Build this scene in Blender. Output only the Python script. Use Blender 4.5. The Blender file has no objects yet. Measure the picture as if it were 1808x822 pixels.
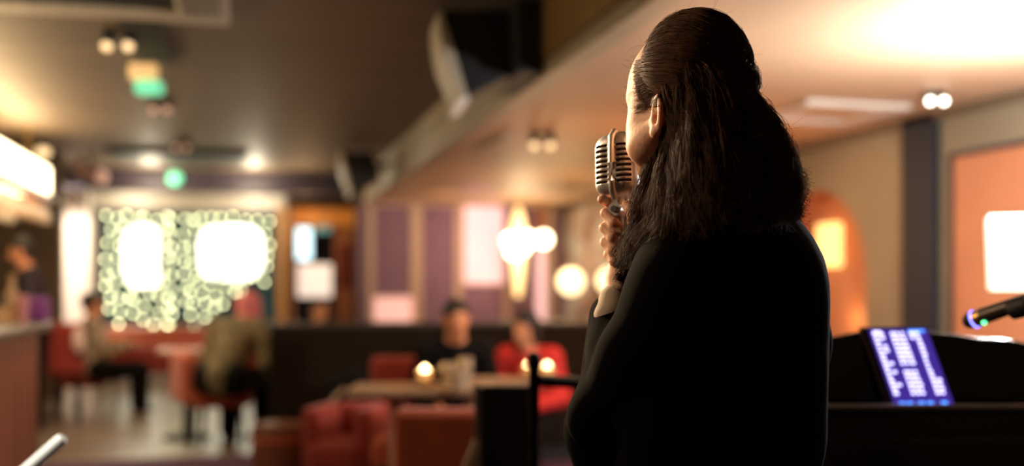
import bpy, math, random
import numpy as np
from mathutils import Vector, Matrix
random.seed(7); rng = np.random.default_rng(7)
SC = bpy.context.scene
COL = SC.collection
PI = math.pi

# ------------------------------------------------------------------ camera
TH = math.radians(14.4); CT, ST = math.cos(TH), math.sin(TH)
F = 1808.0; CAMZ = 1.25; HY = 500.0
cam_d = bpy.data.cameras.new('camera'); cam = bpy.data.objects.new('camera', cam_d); COL.objects.link(cam)
cam.location = (0, 0, CAMZ); cam.rotation_euler = (PI/2, 0, -TH)
cam_d.sensor_width = 36; cam_d.lens = 36; cam_d.shift_y = (HY-411)/1808.0
cam_d.clip_start = 0.05
cam_d.dof.use_dof = True; cam_d.dof.focus_distance = 1.58; cam_d.dof.aperture_fstop = 1.3
SC.camera = cam
SC.view_settings.view_transform = 'Standard'; SC.view_settings.look = 'None'
SC.view_settings.gamma = 1; SC.view_settings.use_curve_mapping = False
SC.view_settings.exposure = 0.0
SC.cycles.use_denoising = True
w = bpy.data.worlds.new('world'); SC.world = w; w.use_nodes = True
w.node_tree.nodes['Background'].inputs[0].default_value = (1, .75, .5, 1)
w.node_tree.nodes['Background'].inputs[1].default_value = 0.004

def W(px, py, D):
    """photo pixel + distance along the view -> world point"""
    X = (px-904)/F*D; Z = CAMZ-(py-HY)/F*D
    return Vector((X*CT+D*ST, -X*ST+D*CT, Z))
def G(px, D, z=0.0):
    v = W(px, 500, D); v.z = z; return v

# ------------------------------------------------------------------ lights
def light(name, kind, loc, energy, col, size=.1, target=None, spot=60, blend=.5, sy=None):
    d = bpy.data.lights.new(name, kind); d.energy = energy; d.color = col
    if kind == 'AREA':
        d.size = size
        if sy: d.shape = 'RECTANGLE'; d.size_y = sy
    else: d.shadow_soft_size = size
    if kind == 'SPOT': d.spot_size = math.radians(spot); d.spot_blend = blend
    o = bpy.data.objects.new(name, d); COL.objects.link(o); o.location = loc
    if target is not None:
        o.rotation_euler = (Vector(target)-Vector(loc)).to_track_quat('-Z', 'Y').to_euler()
    return o
SING = W(1222, 250, 1.62)
light('stage_spot_light', 'SPOT', W(212, 60, 5.2), 1500, (1, .68, .40), .06, SING, 17, .6)
light('singer_fill_light', 'SPOT', (-1.3, 2.6, 2.3), 150, (1, .66, .40), .05, W(1140, 230, 1.65), 34, .6)  # extra fill added on the singer's face, no fixture
light('boom_fill_light', 'SPOT', (-1.1, .7, 2.3), 190, (1, .93, .8), .05, W(70, 800, 1.2), 22, .6)  # unseen spot added to make the boom arm read white
light('window_ceiling_light', 'POINT', (-1.15, 13.0, 2.42), 34, (1, .86, .62), .08)
light('window_ceiling_light', 'POINT', (.05, 13.0, 2.42), 34, (1, .86, .62), .08)
light('window_soffit_light', 'POINT', (-1.5, 14.6, 2.45), 14, (1, .9, .7), .06)
light('window_soffit_light', 'POINT', (0.1, 14.6, 2.45), 14, (1, .9, .7), .06)
light('curtain_fill_light', 'SPOT', (-2.0, 12.9, 2.5), 420, (1, .88, .75), .08, (-2.25, 14.3, 1.4), 60, .7)  # added spot that whitens the curtain, no lamp stands there
light('purple_wash', 'SPOT', (2.4, 10.6, 2.24), 38, (.75, .42, .9), .1, (2.2, 13.3, 1.3), 95, .8)
light('amber_wash', 'SPOT', (2.2, 11.6, 2.24), 26, (1, .62, .3), .1, (2.3, 13.3, 1.9), 95, .8)
light('pink_wash', 'SPOT', (3.0, 10.9, 2.24), 60, (1, .45, .62), .1, (2.95, 13.3, 1.7), 45, .8)
light('door_light', 'POINT', (.70, 14.0, 2.0), 16, (1, .55, .2), .08)
light('booth_light', 'SPOT', (1.5, 5.6, 2.25), 62, (1, .58, .32), .12, (1.45, 6.3, .8), 100, .9)
light('table_light', 'SPOT', (.5, 4.6, 2.6), 20, (1, .55, .3), .12, (.3, 5.0, .5), 80, .9)
light('aisle_light', 'SPOT', (-.9, 8.0, 2.6), 110, (1, .74, .5), .12, (-.9, 8.6, 0), 80, .9)
light('bar_light', 'SPOT', (-.4, 5.2, 2.6), 60, (1, .55, .32), .1, (-1.3, 5.6, .7), 90, .9)
light('bar_light', 'SPOT', (-1.2, 7.9, 2.6), 130, (1, .6, .35), .1, (-2.1, 9.6, 1.3), 70, .9)
light('ceiling_fill_light', 'POINT', (2.9, 6.3, 1.5), 36, (1, .40, .13), .25)  # unseen point light added to turn the low ceiling orange
light('ceiling_fill_light', 'POINT', (3.0, 9.6, 1.5), 26, (1, .62, .28), .25)  # second added fill, farther along the low ceiling, no fixture
light('wall_spot', 'SPOT', (2.7, 6.2, 2.22), 38, (1, .72, .45), .1, (4.1, 6.0, 1.2), 100, .8)
light('lamp_uplight', 'POINT', G(1835, 4.1, 1.80), 190, (.96, .97, 1), .06)

# ------------------------------------------------------------------ materials
def mat(name, col, rough=.6, metal=0, emit=None, es=0, var=.12, scale=18, bump=0, trans=0, sss=0, stretch=None, coat=0, spec=None, sheen=0):
    m = bpy.data.materials.new(name); m.use_nodes = True; nt = m.node_tree; N = nt.nodes; L = nt.links
    b = N['Principled BSDF']
    tc = N.new('ShaderNodeTexCoord'); mp = N.new('ShaderNodeMapping'); nz = N.new('ShaderNodeTexNoise')
    mp.inputs['Scale'].default_value = stretch or (1, 1, 1)
    nz.inputs['Scale'].default_value = scale; nz.inputs['Detail'].default_value = 4
    L.new(tc.outputs['Object'], mp.inputs[0]); L.new(mp.outputs[0], nz.inputs[0])
    rp = N.new('ShaderNodeValToRGB')
    c = Vector(col)
    rp.color_ramp.elements[0].position = .3; rp.color_ramp.elements[1].position = .7
    rp.color_ramp.elements[0].color = (*(c*(1-var)), 1)
    rp.color_ramp.elements[1].color = (*[min(1, x*(1+var)) for x in c], 1)
    L.new(nz.outputs[0], rp.inputs[0]); L.new(rp.outputs[0], b.inputs['Base Color'])
    b.inputs['Roughness'].default_value = rough; b.inputs['Metallic'].default_value = metal
    if emit: b.inputs['Emission Color'].default_value = (*emit, 1); b.inputs['Emission Strength'].default_value = es
    if trans: b.inputs['Transmission Weight'].default_value = trans
    if coat: b.inputs['Coat Weight'].default_value = coat
    if spec is not None: b.inputs['Specular IOR Level'].default_value = spec
    if sheen: b.inputs['Sheen Weight'].default_value = sheen
    if sss:
        b.inputs['Subsurface Weight'].default_value = sss; b.inputs['Subsurface Scale'].default_value = .012
        b.inputs['Subsurface Radius'].default_value = (1, .3, .15)
    if bump:
        bp = N.new('ShaderNodeBump'); bp.inputs['Strength'].default_value = bump; bp.inputs['Distance'].default_value = .01
        L.new(nz.outputs[0], bp.inputs['Height']); L.new(bp.outputs[0], b.inputs['Normal'])
    return m
M = {}
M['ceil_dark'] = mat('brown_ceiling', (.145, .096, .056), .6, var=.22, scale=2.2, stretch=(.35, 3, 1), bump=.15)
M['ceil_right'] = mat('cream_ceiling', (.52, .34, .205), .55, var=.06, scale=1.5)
M['beam'] = mat('taupe_beam', (.34, .27, .17), .5, var=.08, scale=5)
M['header'] = mat('aubergine_paint', (.03, .017, .026), .6)
M['wall_taupe'] = mat('taupe_wall', (.235, .19, .12), .7, var=.06, scale=3)
M['wall_brown'] = mat('brown_wall', (.13, .085, .045), .7, var=.08, scale=3)
M['wall_purple'] = mat('purple_wall', (.22, .12, .165), .65, var=.06, scale=3)
M['wall_pale'] = mat('pale_wall', (.62, .55, .45), .7, var=.05, scale=3)
M['wall_dark'] = mat('dark_wall', (.05, .035, .03), .8)
M['orange_paint'] = mat('orange_paint', (.50, .19, .085), .6, var=.06, scale=4)
M['blue_black'] = mat('blue_black_paint', (.009, .010, .016), .75)
M['moulding'] = mat('tan_moulding', (.55, .40, .24), .5, var=.06)
M['wood_orange'] = mat('orange_wood', (.85, .36, .08), .5, var=.25, scale=4, stretch=(1, 1, .15))
M['maroon'] = mat('maroon_door', (.15, .018, .008), .5)
M['brown_frame'] = mat('brown_frame', (.35, .12, .05), .5)
M['black'] = mat('matt_black', (.008, .007, .007), .6)
M['black_gloss'] = mat('black_lacquer', (.003, .0026, .0026), .22, spec=.3)
M['jacket'] = mat('black_wool', (.0013, .0011, .0011), .95, var=.3, scale=25, bump=.15, spec=.03)
M['chrome'] = mat('brushed_chrome', (.86, .83, .78), .38, .82, var=.06, scale=90)
M['steel'] = mat('satin_steel', (.5, .48, .46), .3, 1)
M['skin'] = mat('warm_skin', (.78, .46, .30), .6, var=.1, scale=160, bump=.06, sss=.25)
M['skin_bg'] = mat('skin', (.70, .31, .15), .5, sss=0)
M['hair'] = mat('dark_brown_hair', (.085, .038, .016), .55, var=.5, scale=40, spec=.12)
M['hair_base'] = mat('dark_hair_mass', (.018, .008, .004), .7, var=.5, scale=60, stretch=(1, 1, .2), bump=.5, spec=.1)
M['hair_black'] = mat('black_hair', (.01, .007, .006), .6)
M['hair_pink_lit'] = mat('hair_in_pink_light', (.75, .20, .20), .6)  # magenta light on the hair is put into its colour
M['white_cloth'] = mat('white_cotton', (.38, .31, .23), .8)
M['red_velvet'] = mat('red_velvet', (.27, .022, .010), .75, var=.15, scale=30, sheen=.2)
M['orange_velvet'] = mat('rust_velvet', (.52, .10, .035), .75, var=.15, scale=30, sheen=.2)
M['brown_leather'] = mat('brown_leather', (.16, .05, .022), .5, var=.15)
M['divider'] = mat('dark_brown_panel', (.017, .011, .006), .9, var=.15, spec=.12)
M['table_wood'] = mat('tan_table_wood', (.40, .26, .145), .4, var=.2, scale=8, stretch=(.2, 1, 1))
M['pink_top'] = mat('pinkish_table_top', (.55, .22, .14), .4)
M['bar_wood'] = mat('reddish_bar_wood', (.25, .085, .04), .5, var=.3, scale=6, stretch=(3, 3, .2))
M['bar_top'] = mat('bar_top', (.14, .11, .07), .3)
M['grey_metal'] = mat('grey_metal', (.25, .23, .18), .4, .6)
M['white_plastic'] = mat('cream_plastic', (.55, .46, .34), .5)
M['white_paint'] = mat('white_enamel', (.85, .85, .8), .4)
M['glass'] = mat('clear_glass', (.85, .68, .46), .12, trans=.55)
M['pane_glass'] = mat('window_glass', (.95, .97, .95), .02, trans=1)
M['speaker_front'] = mat('pale_grille', (.50, .42, .30), .5, var=.08, scale=60)
M['gold'] = mat('golden_slats', (.42, .26, .08), .4, .3)
M['lightbox'] = mat('lit_diffuser', (.9, .8, .6), .5, emit=(1, .80, .48), es=7)
M['window_glow'] = mat('lit_panel_outside', (.9, .9, .8), .5, emit=(1, .96, .84), es=4.5)
M['fairy'] = mat('fairy_bulb', (.9, .9, .6), .5, emit=(.90, .92, .50), es=9)
M['green_wire'] = mat('green_wire', (.02, .06, .03), .6)
M['night_glass'] = mat('night_backdrop', (.02, .05, .05), .5, emit=(.04, .12, .11), es=.35)
M['blue_glow'] = mat('blue_lit_strip', (.1, .2, .5), .5, emit=(.12, .25, .7), es=.8)
M['globe'] = mat('lit_globe', (1, .9, .7), .5, emit=(1, .80, .50), es=9)
M['globe_soft'] = mat('soft_globe', (1, .9, .7), .5, emit=(1, .74, .38), es=2.6)
M['flame'] = mat('candle_glow', (1, .8, .5), .5, emit=(1, .72, .36), es=14)
M['sconce'] = mat('sconce_glow', (1, .8, .5), .5, emit=(1, .62, .24), es=1.5)
M['cyan_glow'] = mat('cyan_lit_sign', (.6, .9, 1), .5, emit=(.55, .88, 1), es=2.2)
M['teal'] = mat('teal_panel', (.12, .3, .3), .5, emit=(.15, .42, .42), es=.5)
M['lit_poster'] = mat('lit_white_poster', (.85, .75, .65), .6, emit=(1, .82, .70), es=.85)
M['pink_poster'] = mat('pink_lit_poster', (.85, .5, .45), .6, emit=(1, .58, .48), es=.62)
M['pink_screen'] = mat('pink_lit_panel', (.85, .6, .6), .6, emit=(1, .60, .66), es=.62)
M['niche_lamp'] = mat('golden_lamp_glass', (1, .7, .3), .5, emit=(1, .60, .18), es=1.6)
M['shade'] = mat('lit_lamp_shade', (.95, .85, .7), .7, emit=(1, .84, .62), es=2.2)
M['green_led'] = mat('green_sign_light', (.2, .8, .5), .5, emit=(.18, .9, .50), es=.8)
M['amber_led'] = mat('amber_sign_light', (.9, .6, .3), .5, emit=(1, .62, .26), es=.6)
M['bulb_small'] = mat('small_bulb', (1, .8, .5), .5, emit=(1, .66, .34), es=1.4)
M['bulb_pink'] = mat('pinkish_bulb', (1, .6, .5), .5, emit=(1, .55, .40), es=.4)
M['bulb_white'] = mat('white_bulb', (1, .95, .85), .5, emit=(1, .92, .75), es=9)
M['screen'] = mat('violet_screen', (.05, .02, .2), .3, emit=(.055, .025, .30), es=1)
M['screen_text'] = mat('lilac_writing', (.7, .7, 1), .3, emit=(.66, .62, 1), es=2.8)
M['screen_blue'] = mat('blue_buttons', (.1, .3, 1), .3, emit=(.08, .30, 1), es=2.2)
M['led_blue'] = mat('blue_led', (.1, .1, 1), .3, emit=(.16, .16, 1), es=6)
M['led_green'] = mat('green_led_dot', (.1, 1, .3), .3, emit=(.1, 1, .3), es=4)
M['purple_thing'] = mat('purple_box', (.22, .06, .28), .5)
M['amber_glass'] = mat('amber_drink', (.62, .42, .22), .2, trans=.3)
M['pink_drink'] = mat('pink_drink', (.8, .4, .4), .2, trans=.3)
M['camo'] = mat('mottled_olive_cloth', (.17, .13, .06), .85, var=.75, scale=22)
M['patterned'] = mat('mottled_cream_cloth', (.40, .32, .23), .85, var=.85, scale=16)
M['red_cloth'] = mat('red_knit', (.62, .025, .02), .8)
M['black_cloth'] = mat('black_cloth', (.006, .005, .005), .9, spec=.15)
M['dark_purple_cloth'] = mat('dark_shirt', (.022, .014, .022), .85)
M['curtain'] = mat('white_curtain', (.80, .70, .62), .8)
M['key_white'] = mat('ivory_keys', (.45, .40, .33), .3)
M['keyblack'] = mat('black_keys', (.01, .01, .01), .3)
M['brass'] = mat('brass', (.6, .4, .15), .3, 1)
M['blob'] = mat('cream_blob', (.8, .62, .52), .8)

def floor_mat():
    m = bpy.data.materials.new('floor_boards_and_carpet'); m.use_nodes = True; nt = m.node_tree; N = nt.nodes; L = nt.links
    b = N['Principled BSDF']; tc = N.new('ShaderNodeTexCoord')
    br = N.new('ShaderNodeTexBrick'); br.inputs['Scale'].default_value = 1
    br.inputs['Brick Width'].default_value = 1.4; br.inputs['Row Height'].default_value = .16; br.inputs['Mortar Size'].default_value = .006
    br.inputs['Color1'].default_value = (.30, .23, .16, 1); br.inputs['Color2'].default_value = (.20, .15, .11, 1); br.inputs['Mortar'].default_value = (.05, .04, .03, 1)
    L.new(tc.outputs['Object'], br.inputs[0])
    sp = N.new('ShaderNodeSeparateXYZ'); L.new(tc.outputs['Object'], sp.inputs[0])
    lt = N.new('ShaderNodeMath'); lt.operation = 'LESS_THAN'; lt.inputs[1].default_value = 7.75; L.new(sp.outputs[1], lt.inputs[0])
    mx = N.new('ShaderNodeMixRGB'); L.new(lt.outputs[0], mx.inputs[0]); L.new(br.outputs[0], mx.inputs[1])
    nz = N.new('ShaderNodeTexNoise'); nz.inputs['Scale'].default_value = 60; L.new(tc.outputs['Object'], nz.inputs[0])
    rp = N.new('ShaderNodeValToRGB'); rp.color_ramp.elements[0].color = (.05, .02, .05, 1); rp.color_ramp.elements[1].color = (.12, .05, .09, 1)
    L.new(nz.outputs[0], rp.inputs[0]); L.new(rp.outputs[0], mx.inputs[2]); L.new(mx.outputs[0], b.inputs['Base Color'])
    ra = N.new('ShaderNodeMapRange'); L.new(lt.outputs[0], ra.inputs[0]); ra.inputs[3].default_value = .33; ra.inputs[4].default_value = .9
    L.new(ra.outputs[0], b.inputs['Roughness'])
    return m
M['floor'] = floor_mat()
def mural_mat():
    m = bpy.data.materials.new('mural_print'); m.use_nodes = True; nt = m.node_tree; N = nt.nodes; L = nt.links
    b = N['Principled BSDF']; tc = N.new('ShaderNodeTexCoord'); nz = N.new('ShaderNodeTexNoise'); nz.inputs['Scale'].default_value = 2.6
    nz.inputs['Detail'].default_value = 1
    mp = N.new('ShaderNodeMapping'); mp.inputs['Scale'].default_value = (1, .55, 1.2); mp.inputs['Location'].default_value = (0, 3.3, .2)
    L.new(tc.outputs['Object'], mp.inputs[0]); L.new(mp.outputs[0], nz.inputs[0])
    rp = N.new('ShaderNodeValToRGB'); e = rp.color_ramp.elements
    e[0].position = .40; e[0].color = (.16, .09, .055, 1); e[1].position = .56; e[1].color = (.36, .35, .32, 1)
    x = e.new(.48); x.color = (.36, .24, .17, 1)
    L.new(nz.outputs[0], rp.inputs[0]); L.new(rp.outputs[0], b.inputs['Base Color']); b.inputs['Roughness'].default_value = .5
    return m
M['mural'] = mural_mat()

# ------------------------------------------------------------------ mesh helpers
class MB:
    def __init__(s): s.v = []; s.f = []
    def add(s, vs, fs, mtx=None):
        n = len(s.v)
        for p in vs: s.v.append(tuple(mtx @ Vector(p)) if mtx else tuple(p))
        for f in fs: s.f.append(tuple(i+n for i in f))
        return s
    def box(s, x0, x1, y0, y1, z0, z1, mtx=None):
        vs = [(x0,y0,z0),(x1,y0,z0),(x1,y1,z0),(x0,y1,z0),(x0,y0,z1),(x1,y0,z1),(x1,y1,z1),(x0,y1,z1)]
        return s.add(vs, [(0,3,2,1),(4,5,6,7),(0,1,5,4),(1,2,6,5),(2,3,7,6),(3,0,4,7)], mtx)
    def lathe(s, prof, n=24, mtx=None, sx=1, sy=1):
        vs = []; fs = []
        for r, z in prof:
            for i in range(n): vs.append((r*sx*math.cos(2*PI*i/n), r*sy*math.sin(2*PI*i/n), z))
        for k in range(len(prof)-1):
            for i in range(n): j = (i+1) % n; fs.append((k*n+i, k*n+j, (k+1)*n+j, (k+1)*n+i))
        fs.append(tuple(range(n-1, -1, -1))); m = (len(prof)-1)*n; fs.append(tuple(range(m, m+n)))
        return s.add(vs, fs, mtx)
    def cyl(s, p, q, r, r2=None, n=16):
        p = Vector(p); q = Vector(q); d = q-p; r2 = r if r2 is None else r2
        mt = Matrix.Translation(p) @ d.to_track_quat('Z', 'Y').to_matrix().to_4x4()
        return s.lathe([(r, 0), (r2, d.length)], n, mt)
    def tube(s, pts, r, n=10):
        pts = [Vector(p) for p in pts]; vs = []; fs = []
        for i, p in enumerate(pts):
            t = (pts[min(i+1, len(pts)-1)]-pts[max(i-1, 0)]).normalized()
            q = t.to_track_quat('Z', 'Y'); rr = r[i] if isinstance(r, (list, tuple)) else r
            for k in range(n): vs.append(p + q @ Vector((rr*math.cos(2*PI*k/n), rr*math.sin(2*PI*k/n), 0)))
        for i in range(len(pts)-1):
            for k in range(n): j = (k+1) % n; fs.append((i*n+k, i*n+j, (i+1)*n+j, (i+1)*n+k))
        fs.append(tuple(range(n-1, -1, -1))); m = (len(pts)-1)*n; fs.append(tuple(range(m, m+n)))
        return s.add(vs, fs)
    def ball(s, c, r, n=16, sz=1, mtx=None):
        prof = [(max(r*math.sin(PI*k/10), 1e-4), -r*sz*math.cos(PI*k/10)) for k in range(11)]
        return s.lathe(prof, n, (mtx or Matrix()) @ Matrix.Translation(Vector(c)))
    def prism(s, outline, y0, y1, mtx=None):
        """outline in x,z; extruded along y"""
        n = len(outline); vs = [(x, y0, z) for x, z in outline]+[(x, y1, z) for x, z in outline]
        fs = [tuple(range(n)), tuple(range(2*n-1, n-1, -1))]+[(i, i+n, (i+1) % n+n, (i+1) % n) for i in range(n)]
        return s.add(vs, fs, mtx)
    def build(s, name, m, parent=None, bevel=0, smooth=False, seg=2, sub=0):
        me = bpy.data.meshes.new(name); me.from_pydata(s.v, [], s.f); me.update()
        me.materials.append(M[m] if isinstance(m, str) else m)
        o = bpy.data.objects.new(name, me); COL.objects.link(o)
        if parent: o.parent = parent
        if smooth or bevel:
            me.polygons.foreach_set('use_smooth', [True]*len(me.polygons))
        if bevel:
            b = o.modifiers.new('bevel', 'BEVEL'); b.width = bevel; b.segments = seg; b.limit_method = 'ANGLE'; b.harden_normals = False
            wn = o.modifiers.new('wn', 'WEIGHTED_NORMAL')
        elif smooth:
            try: me.set_sharp_from_angle(angle=math.radians(50))
            except Exception: pass
        if sub: x = o.modifiers.new('sub', 'SUBSURF'); x.levels = sub; x.render_levels = sub
        return o
def root(name, label, cat, loc=(0, 0, 0), rz=0, group=None, rot=None):
    o = bpy.data.objects.new(name, None); COL.objects.link(o); o.location = loc; o.rotation_euler = rot or (0, 0, rz)
    o['label'] = label; o['category'] = cat
    if group: o['group'] = group
    return o
def tag(o, label, cat, group=None):
    o['label'] = label; o['category'] = cat
    if group: o['group'] = group
    return o
def struct(name, mb, m, parent=None, **k):
    o = mb.build(name, m, parent, **k)
    if not parent: o['kind'] = 'structure'
    return o
def dup(r, loc, rz=None, label=None):
    c = r.copy(); COL.objects.link(c); c.location = loc
    if rz is not None: c.rotation_euler = (0, 0, rz)
    if label: c['label'] = label
    for ch in list(r.children):
        d = ch.copy(); COL.objects.link(d); d.parent = c
        for g in ch.children:
            e = g.copy(); COL.objects.link(e); e.parent = d
    return c

# ------------------------------------------------------------------ signed distance modelling (organic shapes)
def rotm(fwd, up=(0, 0, 1)):
    y = Vector(fwd).normalized(); x = y.cross(Vector(up)).normalized(); z = x.cross(y)
    return np.array([x, y, z], dtype=np.float32)        # rows: local axes (x right, y forward, z up)
class SDF:
    def __init__(s, lo, hi, h):
        s.lo = np.array(lo, np.float32); s.h = h
        s.n = [int(math.ceil((hi[i]-lo[i])/h))+1 for i in range(3)]
        s.V = np.full(s.n, .2, np.float32)
    def sl(s, c0, c1, pad):
        a = []
        for i in range(3):
            i0 = max(0, int((c0[i]-pad-s.lo[i])/s.h)); i1 = min(s.n[i], int((c1[i]+pad-s.lo[i])/s.h)+2)
            if i1 <= i0: return None
            a.append(slice(i0, i1))
        return tuple(a)
    def grid(s, a):
        return [ (s.lo[i]+s.h*np.arange(a[i].start, a[i].stop, dtype=np.float32)).reshape([-1 if j == i else 1 for j in range(3)]) for i in range(3)]
    def comb(s, a, d, k, op):
        V = s.V[a]
        if op == 'add':
            hh = np.clip(.5+.5*(V-d)/k, 0, 1); s.V[a] = V*(1-hh)+d*hh-k*hh*(1-hh)
        else:
            hh = np.clip(.5-.5*(V+d)/k, 0, 1); s.V[a] = V*(1-hh)-d*hh+k*hh*(1-hh)
    def ell(s, c, r, R=None, k=.01, op='add'):
        m = max(r); a = s.sl([x-m for x in c], [x+m for x in c], 2.2*k+2*s.h+.004)
        if a is None: return s
        X, Y, Z = s.grid(a); p = [X-c[0], Y-c[1], Z-c[2]]
        if R is not None: p = [R[i][0]*p[0]+R[i][1]*p[1]+R[i][2]*p[2] for i in range(3)]
        k0 = np.sqrt((p[0]/r[0])**2+(p[1]/r[1])**2+(p[2]/r[2])**2)+1e-6
        k1 = np.sqrt((p[0]/r[0]**2)**2+(p[1]/r[1]**2)**2+(p[2]/r[2]**2)**2)+1e-6
        s.comb(a, k0*(k0-1)/k1, k, op); return s
    def cap(s, p, q, r1, r2=None, k=.01, op='add', flat=None):
        r2 = r1 if r2 is None else r2; m = max(r1, r2)
        a = s.sl([min(p[i], q[i])-m for i in range(3)], [max(p[i], q[i])+m for i in range(3)], 2.2*k+2*s.h+.004)
        if a is None: return s
        X, Y, Z = s.grid(a); ba = [q[i]-p[i] for i in range(3)]; L2 = sum(x*x for x in ba)+1e-9
        t = np.clip(((X-p[0])*ba[0]+(Y-p[1])*ba[1]+(Z-p[2])*ba[2])/L2, 0, 1)
        d = np.sqrt((X-p[0]-t*ba[0])**2+(Y-p[1]-t*ba[1])**2+(Z-p[2]-t*ba[2])**2)-(r1+(r2-r1)*t)
        s.comb(a, d, k, op); return s
    def chain(s, pts, rs, k=.01):
        for i in range(len(pts)-1): s.cap(pts[i], pts[i+1], rs[i], rs[i+1], k)
        return s
    def rbox(s, c, r, R=None, rad=.01, k=.002, op='add'):
        m = math.sqrt(sum(x*x for x in r)); a = s.sl([x-m for x in c], [x+m for x in c], 2*k+2*s.h)
        if a is None: return s
        X, Y, Z = s.grid(a); p = [X-c[0], Y-c[1], Z-c[2]]
        if R is not None: p = [R[i][0]*p[0]+R[i][1]*p[1]+R[i][2]*p[2] for i in range(3)]
        q = [np.abs(p[i])-(r[i]-rad) for i in range(3)]
        d = np.sqrt(np.maximum(q[0], 0)**2+np.maximum(q[1], 0)**2+np.maximum(q[2], 0)**2)+np.minimum(np.maximum(q[0], np.maximum(q[1], q[2])), 0)-rad
        s.comb(a, d, k, op); return s
    def mesh(s, name, m, parent=None, smooth_iter=0):
        V = s.V; V[0] = V[-1] = .1; V[:, 0] = V[:, -1] = .1; V[:, :, 0] = V[:, :, -1] = .1
        S = V < 0
        cnt = np.zeros([x-1 for x in V.shape], np.int8)
        for i in (0, 1):
            for j in (0, 1):
                for k in (0, 1): cnt += S[i:V.shape[0]-1+i, j:V.shape[1]-1+j, k:V.shape[2]-1+k]
        act = (cnt > 0) & (cnt < 8); idx = np.argwhere(act)
        ids = np.full(cnt.shape, -1, np.int32); ids[act] = np.arange(len(idx))
        P = np.zeros((len(idx), 3)); C = np.zeros(len(idx))
        cor = [(i, j, k) for i in (0, 1) for j in (0, 1) for k in (0, 1)]
        for a in cor:
            for ax in range(3):
                if a[ax]: continue
                b = list(a); b[ax] = 1
                va = V[idx[:, 0]+a[0], idx[:, 1]+a[1], idx[:, 2]+a[2]]; vb = V[idx[:, 0]+b[0], idx[:, 1]+b[1], idx[:, 2]+b[2]]
                mm = (va < 0) != (vb < 0); t = np.where(mm, va/np.where(mm, va-vb, 1), 0)
                pt = np.tile(np.array(a, float), (len(idx), 1)); pt[:, ax] += t
                P += pt*mm[:, None]; C += mm
        P = s.lo+(idx+P/C[:, None])*s.h
        faces = []
        for ax in range(3):
            o1, o2 = [(1, 2), (2, 0), (0, 1)][ax]
            s0 = [slice(None)]*3; s1 = [slice(None)]*3; s0[ax] = slice(0, -1); s1[ax] = slice(1, None)
            e = S[tuple(s0)] != S[tuple(s1)]; ei = np.argwhere(e)
            ei = ei[(ei[:, o1] > 0) & (ei[:, o2] > 0) & (ei[:, o1] < V.shape[o1]-1) & (ei[:, o2] < V.shape[o2]-1)]
            def cid(d1, d2):
                q = ei.copy(); q[:, o1] -= d1; q[:, o2] -= d2; return ids[q[:, 0], q[:, 1], q[:, 2]]
            quad = np.stack([cid(1, 1), cid(0, 1), cid(0, 0), cid(1, 0)], 1)
            inside = S[ei[:, 0], ei[:, 1], ei[:, 2]]
            quad[~inside] = quad[~inside][:, ::-1]
            faces.append(quad)
        Fq = np.concatenate(faces); Fq = Fq[(Fq >= 0).all(1)]
        me = bpy.data.meshes.new(name); me.vertices.add(len(P)); me.vertices.foreach_set('co', P.ravel())
        me.loops.add(Fq.size); me.loops.foreach_set('vertex_index', Fq.ravel().astype(np.int32))
        me.polygons.add(len(Fq)); me.polygons.foreach_set('loop_start', np.arange(0, Fq.size, 4, dtype=np.int32))
        me.update(calc_edges=True); me.polygons.foreach_set('use_smooth', [True]*len(Fq))
        me.materials.append(M[m] if isinstance(m, str) else m)
        o = bpy.data.objects.new(name, me); COL.objects.link(o)
        if parent: o.parent = parent
        if smooth_iter: x = o.modifiers.new('smooth', 'SMOOTH'); x.factor = .5; x.iterations = smooth_iter
        return o

# ================================================================== THE ROOM
ZL, ZR, AB, AW = 2.67, 2.30, 1.45, 4.1            # high ceiling, low ceiling, beam face, right wall
BF, BW = 13.3, 15.0
struct('floor', MB().box(-4.2, 4.4, -2, 17, -.1, 0), 'floor')
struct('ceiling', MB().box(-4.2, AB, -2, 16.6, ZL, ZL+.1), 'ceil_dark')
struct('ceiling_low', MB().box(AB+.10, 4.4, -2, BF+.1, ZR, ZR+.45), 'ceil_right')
# beam (dropped edge) with flange
struct('beam', MB().box(AB, AB+.10, -2, BF+.1, ZR+.055, ZL+.05), 'beam', bevel=.006)
struct('trim_16', MB().box(AB-.02, AB+.10, -2, BF+.1, ZR-.012, ZR+.055), 'beam', bevel=.006)
struct('trim_1', MB().box(AB-.012, AB, 7.05, 8.6, ZR+.10, ZR+.13).box(AB-.012, AB, 7.05, 8.6, ZR+.30, ZR+.33).box(AB-.012, AB, 7.05, 7.08, ZR+.13, ZR+.30).box(AB-.012, AB, 7.8, 7.83, ZR+.13, ZR+.30), 'moulding')
struct('wall_left', MB().box(-4.2, -4.1, -2, 12.1, 0, ZL), 'wall_brown')
struct('wall_bar', MB().box(-4.2, -1.98, 12.0, 12.2, 0, ZL), 'wall_brown')
struct('wall_alcove', MB().box(-2.75, -2.65, 12.2, BW+.1, 0, ZL), 'wall_pale')
struct('wall_back', MB().box(-4.2, 4.4, -2.1, -2, 0, ZL), 'wall_brown')
# far wall, right half
struct('wall_far', MB().box(AB, 4.4, BF, BF+.15, 0, ZL), 'wall_purple')
# header beam
struct('header_beam', MB().box(-4.1, AB, 13.4, 13.65, 2.40, ZL), 'header')
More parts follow.
